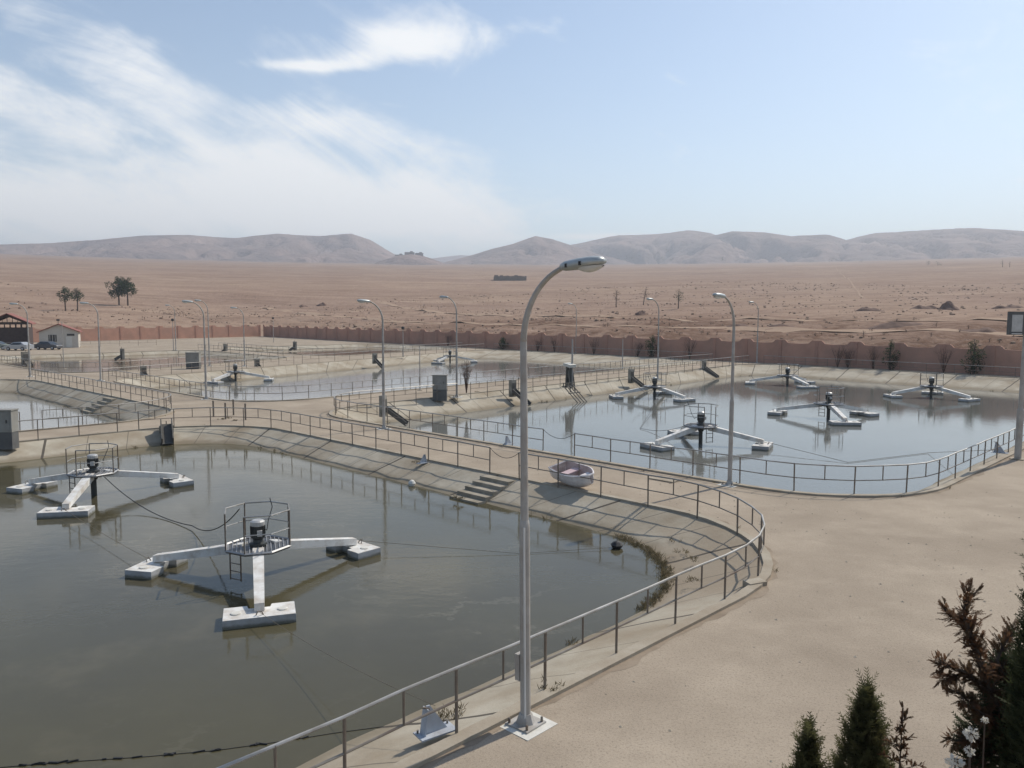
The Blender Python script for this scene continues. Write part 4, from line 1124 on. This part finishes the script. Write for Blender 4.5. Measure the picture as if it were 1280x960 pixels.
def track(pts, w, seed):
    mb = MB(); q = [Vector(p_) for p_ in pts]; k = 0
    pp = []
    for a_, c_ in zip(q, q[1:]):
        n = max(1, int((c_ - a_).length / 3))
        for i in range(n): pp.append(a_.lerp(c_, i / n))
    for i in range(len(pp) - 1):
        d = (pp[i + 1] - pp[i]).normalized(); n_ = Vector((-d.y, d.x)); ww = w * (1 + .3 * noise.noise(Vector((i * .1, seed, 0))))
        for s in (-1, -.33, .33, 1):
            c_ = pp[i] + n_ * s * ww / 2; mb.v.append(tuple(P(c_.x, c_.y, terr(c_.x, c_.y) + .10)))
    for i in range(len(pp) - 2):
        for s in range(3): mb.f.append((i * 4 + s, i * 4 + s + 1, i * 4 + 5 + s, i * 4 + 4 + s))
    return tag(mb.build('dirt_track', TRACK, smooth=True), kind='structure')
track([(60, 148), (0, 151), (-60, 147), (-120, 152), (-200, 158), (-330, 170)], 4.5, 1)
track([(60, 174), (-20, 178), (-110, 176), (-200, 190), (-320, 230)], 4.0, 2)
def px_track(pix, w, seed):
    track([UVof(q.x, q.y) for q in (hit(x, y) for x, y in pix)], w, seed)
px_track([(1078, 372), (1062, 350), (1044, 334)], 1.0, 3)
px_track([(560, 372), (700, 366), (860, 360), (1010, 352)], 1.6, 5)
gv = MB(); rnd = random.Random(3)
for i in range(5200):
    f_ = rnd.random(); u = rnd.uniform(-8.0, 16) if f_ < .75 else rnd.uniform(-46, -9); v = rnd.uniform(-4, 44) if f_ < .75 else rnd.uniform(21.9, 26.5)
    if f_ < .75 and u > 1 and v < 6: continue
    x, y, _ = P(u, v)
    if y < 8 or abs(x) > .75 * y: continue
    r_ = .008 + .034 * rnd.random() ** 5; o_ = rnd.uniform(0, 6)
    vs = [(x + r_ * q * math.cos(o_ + k * 1.257), y + r_ * q * math.sin(o_ + k * 1.257), .002) for k, q in enumerate((1, .8, 1.1, .9, 1.05))] + [(x + r_ * .2, y, r_ * .7)]
    gv.add(vs, [(k, (k + 1) % 5, 5) for k in range(5)])
tag(gv.build('gravel', KERB), kind='stuff')
# scrub dotted over terraces and plain: one uncountable cover
scm = MB(); rnd = random.Random(11)
for i in range(14000):
    u = rnd.uniform(-330, 60); s = 3 + 420 * rnd.random() ** 2.1
    v = SV1 + s if rnd.random() < .8 else rnd.uniform(20, 240)
    if v < SV1 + 3 and u > SU0 - 3: u = SU0 - 3 - s * .8
    dn = noise.noise(Vector((u * .03, v * .03, 9)))
    if dn < rnd.uniform(-.35, .35): continue
    x, y, _ = P(u, v); z = terr(u, v); r_ = (.10 + .26 * rnd.random() ** 2.6) * (1 + s / 300); h_ = r_ * rnd.uniform(.5, 1.0); n = 6
    vs = [(x, y, z + h_)]; o_ = rnd.uniform(0, 6)
    for k in range(n):
        a_ = 2 * math.pi * k / n + o_; q = r_ * rnd.uniform(.7, 1.2); vs.append((x + q * math.cos(a_), y + q * math.sin(a_), z + h_ * rnd.uniform(.25, .6)))
    for k in range(n):
        a_ = 2 * math.pi * k / n + o_; vs.append((x + r_ * .8 * math.cos(a_), y + r_ * .8 * math.sin(a_), z - .3))
    scm.add(vs, [(0, 1 + k, 1 + (k + 1) % n) for k in range(n)] + [(1 + k, 7 + k, 7 + (k + 1) % n, 1 + (k + 1) % n) for k in range(n)])
tag(scm.build('scrub', SCRUB), kind='stuff')

# ------------------------------------------------------------------ trees
def leaf_tri(mb, p, d, L, w, up):
    s = d.cross(up); s = s.normalized() if s.length > 1e-4 else Vector((1, 0, 0))
    mb.add([p - s * w * .4, p + d * L * .45 - s * w, p + d * L, p + d * L * .45 + s * w, p + s * w * .4], [(0, 1, 2, 3, 4)])
def rvec(r_): 
    while True:
        q = Vector((r_.uniform(-1, 1), r_.uniform(-1, 1), r_.uniform(-1, 1)))
        if .05 < q.length < 1: return q
def far_tree(p, H, crown_w, label, seed, fol=PINE, trunk_f=.35, lean=0.0, n_cl=16, dense=46, name='pine_tree', group=None, cat='tree', ysq=.8):
    r_ = random.Random(seed); root = empty(name, p, 0, label, cat, group)
    top = Vector((lean * H, 0, H * .9)); tk = MB()
    tk.tube([(0, 0, -.4), (lean * H * .3 + r_.uniform(-.1, .1), 0, H * .4), tuple(top)], [H * .026 + .04, H * .018 + .03, H * .006 + .01], 6)
    fo = MB(); cs = []
    for i in range(n_cl):
        f = trunk_f + (1 - trunk_f) * (i + .5) / n_cl
        wid = crown_w / 2 * math.sin(math.pi * min(1, .25 + .72 * (f - trunk_f) / (1 - trunk_f))) ** .8
        a_ = r_.uniform(0, 6.28); q = wid * r_.uniform(.3, .95)
        c = Vector((lean * H * f + q * math.cos(a_), q * math.sin(a_), H * f)); cs.append(c)
        tk.tube([(lean * H * f * .8, 0, H * f * .86), tuple(c)], [H * .008 + .015, .012], 4)
        rad = wid * r_.uniform(.30, .54) + .05
        for k in range(dense):
            dv = rvec(r_); dv.z *= ysq; pp = c + dv * rad
            d = (dv.normalized() + rvec(r_) * .6 + Vector((0, 0, .25))).normalized()
            leaf_tri(fo, pp, d, rad * r_.uniform(.35, .6), rad * .10, rvec(r_).normalized())
    tk.build('trunk', BARK, root); fo.build('crown', fol, root)
    return root
def tree_px(base, top_y, width, label, seed, **kw):
    p = hit(*base); q = atd(base[0], top_y, p.y); k = p.y / FPX
    return far_tree(p, q.z - p.z, width * k, label, seed, **kw)
G1 = 'dark pines beyond the wall'
tree_px((82, 388), 358, 17, 'left tree of the small dark pine pair above the cream booth', 1, group=G1, trunk_f=.40, dense=70)
tree_px((97, 388), 360, 14, 'right tree of the small dark pine pair above the cream booth', 2, group=G1, trunk_f=.42, dense=70)
tree_px((149, 381), 346, 26, 'left and widest tree of the dark pine clump standing on the plain', 3, group=G1, trunk_f=.36, n_cl=22, dense=80)
tree_px((160, 382), 347, 20, 'right tree of the dark pine clump standing on the plain', 4, group=G1, trunk_f=.40, n_cl=18, dense=80)
G2 = 'slender young trees on the plain'
tree_px((770, 385), 361, 11, 'leftmost of the three slender young trees on the plain', 5, group=G2, trunk_f=.35, n_cl=12, dense=22, fol=SCRUB)
tree_px((804, 381), 359, 10, 'leaning sparse brown tree in the middle of the three slender ones', 6, group=G2, trunk_f=.45, n_cl=10, dense=14, fol=TWIG, lean=.18)
tree_px((848, 386), 361, 12, 'greenest and rightmost of the three slender young trees on the plain', 7, group=G2, trunk_f=.34, n_cl=12, dense=30)
for i, (x, y, w_, h_, lb) in enumerate(((783, 324, 6, 5, 'left of a pair'), (790, 324, 7, 4, 'right of a pair'), (828, 325, 7, 4, ''), (840, 326, 8, 4, ''), (903, 326, 8, 5, ''), (1040, 327, 9, 5, ''), (1077, 328, 6, 4, ''), (1160, 332, 7, 6, ''), (1172, 332, 8, 5, ''), (1253, 334, 5, 10, ''), (1262, 334, 4, 8, ''))):
    p = hit(x, y); k = p.y / FPX
    o = far_tree(p, h_ * k, w_ * k, 'tiny dark tree far off at the foot of the hills', 60 + i, trunk_f=.15, n_cl=6, dense=14, name='distant_tree', group='tiny trees at the foot of the hills')
for i, (x0, h_, w_) in enumerate(((499, 3, 10), (512, 6, 12), (524, 5, 9))):
    p = hit(x0, 330); 
    a_ = math.atan((x0 - 640) / FPX); r_ = 2290; y_ = math.cos(a_) * r_; q = atd(x0, 321.5, y_)
    k = y_ / FPX
    rb = empty('hilltop_building', q - Vector((0, 0, 6)), R(10 * i), ('low flat building at the left end of the hilltop ruins', 'tallest block of the hilltop ruins on the knoll', 'right block of the hilltop ruins on the knoll')[i], 'building')
    MB().box((0, 0, 3 + h_ * k / 2), (w_ * k, 12, 6 + h_ * k)).build('walls', RUIN, rb)
    MB().box((w_ * k * .2, 0, 6.5 + h_ * k + 1), (w_ * k * .3, 6, 3)).build('parapet', RUIN, rb)
# greenery along the pink wall
def by_wall(px, off=1.3):
    d = ray(px, 450); 
    # intersect with the wall line, then step back towards the ponds
    best = None
    for k in range(4000):
        t_ = 40 + k * .1; x, y = d.x / d.y * t_, t_; u, v = UVof(x, y)
        if v > 94.2 + (22 - u) * (12.6 / 223) - off: return Vector((x, y, 0))
for i, (x, top, w_, lb) in enumerate(((815, 419, 14, 'round dark evergreen at the pink wall behind the path lamp'), (1113, 424, 15, 'dark conifer at the pink wall, left of the floodlit corner conifer'), (1218, 424, 21, 'broad dark conifer at the pink wall nearest the floodlight'), (629, 422, 12, 'dark round bush at the pink wall left of the tall foreground lamp'))):
    p = by_wall(x); k = p.y / FPX; q = atd(x, top, p.y)
    far_tree(p, q.z, w_ * k, lb, 30 + i, trunk_f=.06, n_cl=20, dense=70, name='conifer' if i != 3 else 'evergreen_bush', cat='tree' if i != 3 else 'bush', ysq=1.1)
def bare_bush(p, H, W, label, seed):
    r_ = random.Random(seed); mb = MB()
    for i in range(26):
        a_ = r_.uniform(0, 6.28); q = W / 2 * r_.uniform(.2, 1); h_ = H * r_.uniform(.55, 1)
        m_ = Vector((q * .4 * math.cos(a_), q * .4 * math.sin(a_), h_ * .5)); e_ = Vector((q * math.cos(a_), q * math.sin(a_), h_))
        mb.tube([(0, 0, -.1), tuple(m_), tuple(e_)], [.022, .014, .006], 3, cap=False)
        for k in range(4):
            s_ = m_.lerp(e_, r_.uniform(.1, .9)); mb.tube([tuple(s_), tuple(s_ + rvec(r_) * .5 + Vector((0, 0, .35)))], [.009, .004], 3, cap=False)
    o = mb.build('bare_bush', TWIG, None, p); return tag(o, label, 'bush', 'leafless bushes along the pink wall')
BB = [(672, ''), (693, ''), (742, ''), (797, ''), (862, ''), (1047, ''), (1060, ''), (1092, ''), (1180, ''), (560, '')]
for i, (x, _) in enumerate(BB):
    p = by_wall(x, 1.0 + .4 * (i % 3)); bare_bush(p, 2.3 + .9 * ((i * 37) % 10) / 10, 2.2, 'leafless brown bush growing at the foot of the shaded pink wall', 80 + i)
bare_bush(at(583, 492), 2.9, 1.0, 'tall leafless shrub right of the lamp beside the grey cabinet', 120).name = 'bare_shrub'
sb_r = random.Random(77)
for i in range(64):                                      # low dark shrubs on the eroded ground behind the wall
    x_ = sb_r.uniform(430, 1275); y_ = 409 + (x_ - 430) / 845 * 20 - sb_r.random() ** 1.4 * 26
    p = hit(x_, y_); k = p.y / FPX
    o = far_tree(p, sb_r.uniform(2.2, 4.6) * k, sb_r.uniform(4, 10) * k, 'low dry brown shrub on the eroded ground behind the long pink wall', 400 + i, fol=DRYB, trunk_f=.05, n_cl=5, dense=12, name='dry_shrub', cat='bush', group='low dry shrubs behind the long pink wall')
# weeds along the waterline and kerbs
wd = MB(); rnd = random.Random(5)
def weed(p, h_, n=7):
    for k in range(n + 4):
        d = Vector((rnd.uniform(-1, 1), rnd.uniform(-1, 1), .9)).normalized(); leaf_tri(wd, p + Vector((rnd.uniform(-.06, .06), rnd.uniform(-.06, .06), 0)), d, h_ * rnd.uniform(.35, 1.0), .007, rvec(rnd).normalized())
A = PONDS['A']
keysA = resample(A['bot'], .10)
for key in keysA:
    q = samp(A['bot'], key); 
    near = q.x > -17 and q.y > 15.2
    if not near: continue
    dnw = noise.noise(Vector((q.x * .9, q.y * .9, 2)))
    wgt = sst(q.x, -17, -12.5)
    if dnw > .28 - .62 * wgt:
        for k in range(5): weed(P(q.x + rnd.uniform(-.16, .16), q.y + rnd.uniform(-.14, .16), A['z'] - .02 + rnd.uniform(0, .06)), rnd.uniform(.07, .17) * (1 + .6 * (k == 0)), 5)
for k, d in PONDS.items():
    if k not in 'ABD': continue
    for key in resample(d['out'], .5):
        q = samp(d['out'], key)
        if rnd.random() < .16: weed(P(q.x + rnd.uniform(-.15, .15), q.y + rnd.uniform(-.15, .15), 0), rnd.uniform(.06, .22), 7)
    for key in resample(d['bot'], .7):
        q = samp(d['bot'], key)
        if rnd.random() < .12:
            for j in range(3): weed(P(q.x + rnd.uniform(-.2, .2), q.y + rnd.uniform(-.2, .2), d['z']), rnd.uniform(.1, .3), 6)
for (x, y, z) in ((521, 577, -.1), (522, 579, -.1), (574, 622, -.5), (571, 624, -.5), (176, 551, -.5), (180, 552, -.6), (174, 551, -.5), (277, 524, 0), (285, 523, 0), (295, 526, 0), (556, 897, -.3), (560, 894, -.3), (566, 891, -.3), (846, 676, -.4), (850, 690, -.4), (862, 725, -.3), (866, 700, -.3), (690, 858, .05), (596, 490, .05)):
    for j in range(6): weed(at(x, y, z) + Vector((rnd.uniform(-.2, .2), rnd.uniform(-.2, .2), 0)), .13, 8)
tag(wd.build('weeds', GRASSM), kind='stuff')

# ------------------------------------------------------------------ shrubs close to the camera, bottom right
def spray(mb, p, d, L, r_, n=7, w=.010):
    s = d.cross(Vector((0, 0, 1))); s = s.normalized() if s.length > 1e-3 else Vector((1, 0, 0))
    s = (s + rvec(r_) * .5).normalized(); up = s.cross(d)
    leaf_tri(mb, p, d, L, w, up)
    for k in range(n):
        f = (k + .6) / n; b = p + d * L * f
        for sg in (-1, 1):
            dd = (d * .8 + s * sg * .75 + up * r_.uniform(-.25, .25)).normalized(); leaf_tri(mb, b, dd, L * .42 * (1 - .6 * f), w * .8, up)
def thuja(p, H, W, label, seed, fol, n=1500, name='thuja_shrub', hmin=.45, pw=.85, wisps=6):
    r_ = random.Random(seed); root = empty(name, p, 0, label, 'shrub'); fo = MB()
    MB().tube([(0, 0, -.1), (0, 0, H * .97)], [.05, .006], 6).build('trunk', BARK, root)
    for i in range(n):
        f = 1 - (1 - hmin) * r_.random() ** .8
        rad = W / 2 * min(1.0, ((1 - f) / .34) ** pw) * (1 + .55 * noise.noise(Vector((f * 11, seed, i % 5))))
        a_ = r_.uniform(0, 6.28); q = rad * math.sqrt(r_.random())
        c = Vector((q * math.cos(a_), q * math.sin(a_), H * f))
        out = Vector((math.cos(a_), math.sin(a_), 0)); d = (out * .6 + Vector((0, 0, .8)) + rvec(r_) * .75).normalized()
        spray(fo, c - d * .05, d, r_.uniform(.08, .19), r_, 5, .0065)
    for i in range(wisps):
        c = Vector((r_.uniform(-.08, .08), r_.uniform(-.08, .08), H * r_.uniform(.92, .99)))
        d = (Vector((r_.uniform(-.5, .5), r_.uniform(-.5, .5), 1))).normalized(); spray(fo, c, d, r_.uniform(.12, .24), r_, 7, .005)
    fo.build('foliage', fol, root); return root
def near_pos(px, py, Y):                                  # ground spot and the height that reaches py
    q = atd(px, py, Y); return Vector((q.x, q.y, 0)), q.z
p, H = near_pos(1085, 862, 7.2); thuja(p, H, .62, 'taller green thuja shrub at the bottom right with a wispy tip', 3, THUJA, 2100, hmin=.60, wisps=9)
p, H = near_pos(1012, 908, 7.0); thuja(p, H, .46, 'shorter green thuja shrub left of the taller one at the bottom edge', 4, THUJA, 1300, hmin=.62, wisps=5)
def branchy(p, branches, label, seed, name, fol, leafL=.075, dens=90, core=None, flowers=None):
    r_ = random.Random(seed); root = empty(name, p, 0, label, 'shrub'); tk = MB(); fo = MB()
    for (pts, thick, spread) in branches:
        pts = [Vector(q) - p for q in pts]
        tk.tube(pts, [thick * (1 - .8 * k / (len(pts) - 1)) for k in range(len(pts))], 6)
        tot = sum((b - a).length for a, b in zip(pts, pts[1:]))
        for a, b in zip(pts, pts[1:]):
            L = (b - a).length; d0 = (b - a).normalized(); n = int(dens * L)
            for k in range(n):
                f = r_.random(); c = a.lerp(b, f)
                d = (d0 * .7 + rvec(r_) * 1.0).normalized(); l_ = spread * r_.uniform(.4, 1.1)
                tk.tube([c, c + d * l_ * .8], [.004, .002], 3, cap=False)
                for j in range(3): spray(fo, c + d * l_ * r_.uniform(.1, .9), (d + rvec(r_) * .8).normalized(), leafL * r_.uniform(.5, 1.3), r_, 8, .0042)
    tk.build('branches', BARK, root); fo.build('foliage', fol, root)
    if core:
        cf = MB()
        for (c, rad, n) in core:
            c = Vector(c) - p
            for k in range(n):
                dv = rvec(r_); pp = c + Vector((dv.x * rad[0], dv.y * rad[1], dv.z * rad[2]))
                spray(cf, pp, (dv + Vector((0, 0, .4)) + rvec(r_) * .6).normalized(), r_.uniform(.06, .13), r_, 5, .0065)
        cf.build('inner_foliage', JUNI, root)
    return root
Y = 6.3
def nb(*pts): return [atd(x, y, Y + dy) for (x, y, dy) in pts]
p = atd(1262, 960, Y); p.z = 0
branchy(p, [
    (nb((1268, 1010, 0), (1258, 900, 0), (1232, 850, 0), (1218, 805, -.05), (1205, 770, -.1), (1209, 741, -.1)), .035, .16),
    (nb((1222, 815, -.05), (1200, 777, 0), (1182, 762, .05)), .014, .08),
    (nb((1240, 865, 0), (1212, 842, .05), (1190, 833, .1), (1172, 828, .1)), .018, .12),
    (nb((1225, 853, 0), (1200, 842, .1), (1178, 850, .15)), .012, .10),
    (nb((1262, 920, 0), (1222, 888, -.1), (1206, 872, -.1), (1196, 864, -.1)), .016, .10),
    (nb((1262, 860, 0), (1246, 826, .1), (1255, 805, .15), (1268, 790, .2)), .018, .14),
    (nb((1270, 930, 0), (1225, 925, 0), (1188, 926, .1)), .014, .10),
    (nb((1270, 950, 0), (1232, 945, 0), (1200, 952, .1)), .014, .12)],
    'large bronze-tipped juniper bush filling the bottom right corner', 21, 'juniper_bush', REDF, .07, 150,
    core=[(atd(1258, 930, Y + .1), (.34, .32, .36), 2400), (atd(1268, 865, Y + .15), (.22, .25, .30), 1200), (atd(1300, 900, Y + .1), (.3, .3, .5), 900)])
q, H = near_pos(1128, 884, 6.9)
r3 = [([(q.x, q.y, 0), (q.x, q.y, H * .8), (q.x + .01, q.y, H)], .012, .07)]
for k in range(9):
    z = H * (.80 + .02 * k); a_ = k * 2.4; l_ = .20 * (1 - k / 11)
    r3.append(([(q.x, q.y, z - .03), (q.x + l_ * math.cos(a_), q.y + l_ * .6 * math.sin(a_), z + .02)], .005, .05))
branchy(q, r3, 'small reddish young conifer between the thuja and the juniper', 22, 'young_conifer', REDF, .05, 60)
q, H = near_pos(1316, 630, 5.9)
thuja(q, H, .44, 'tall dark green thuja cut by the right edge of the picture', 9, JUNI, 2800, name='tall_thuja', hmin=.45, pw=.6, wisps=6)
for i, (x, y, s_) in enumerate(((1214, 917, 1.0), (1212, 939, .7), (1194, 956, 1.25), (1231, 900, .5))):
    c = atd(x, y, Y - .35); mb = MB(); r_ = random.Random(40 + i)
    for k in range(70):
        dv = rvec(r_); leaf_tri(mb, dv * .045 * s_, (dv.normalized() + rvec(r_) * .8).normalized(), .028 * s_, .012 * s_, rvec(r_).normalized())
    fl_ = empty('flowering_stem', Vector((c.x, c.y, 0)), 0, ('white blossom on the juniper side, largest of the upper ones', 'small white blossom below the upper one beside the juniper', 'largest white blossom at the bottom edge beside the juniper', 'tiny white blossom nearest the middle of the juniper')[i], 'flower', 'white blossoms beside the juniper')
    MB().tube([(0, 0, 0), (.02, 0, c.z * .6), (0, 0, c.z)], .006, 5).build('stem', BARK, fl_); mb.build('blossom', PETAL, fl_, loc=(0, 0, c.z))
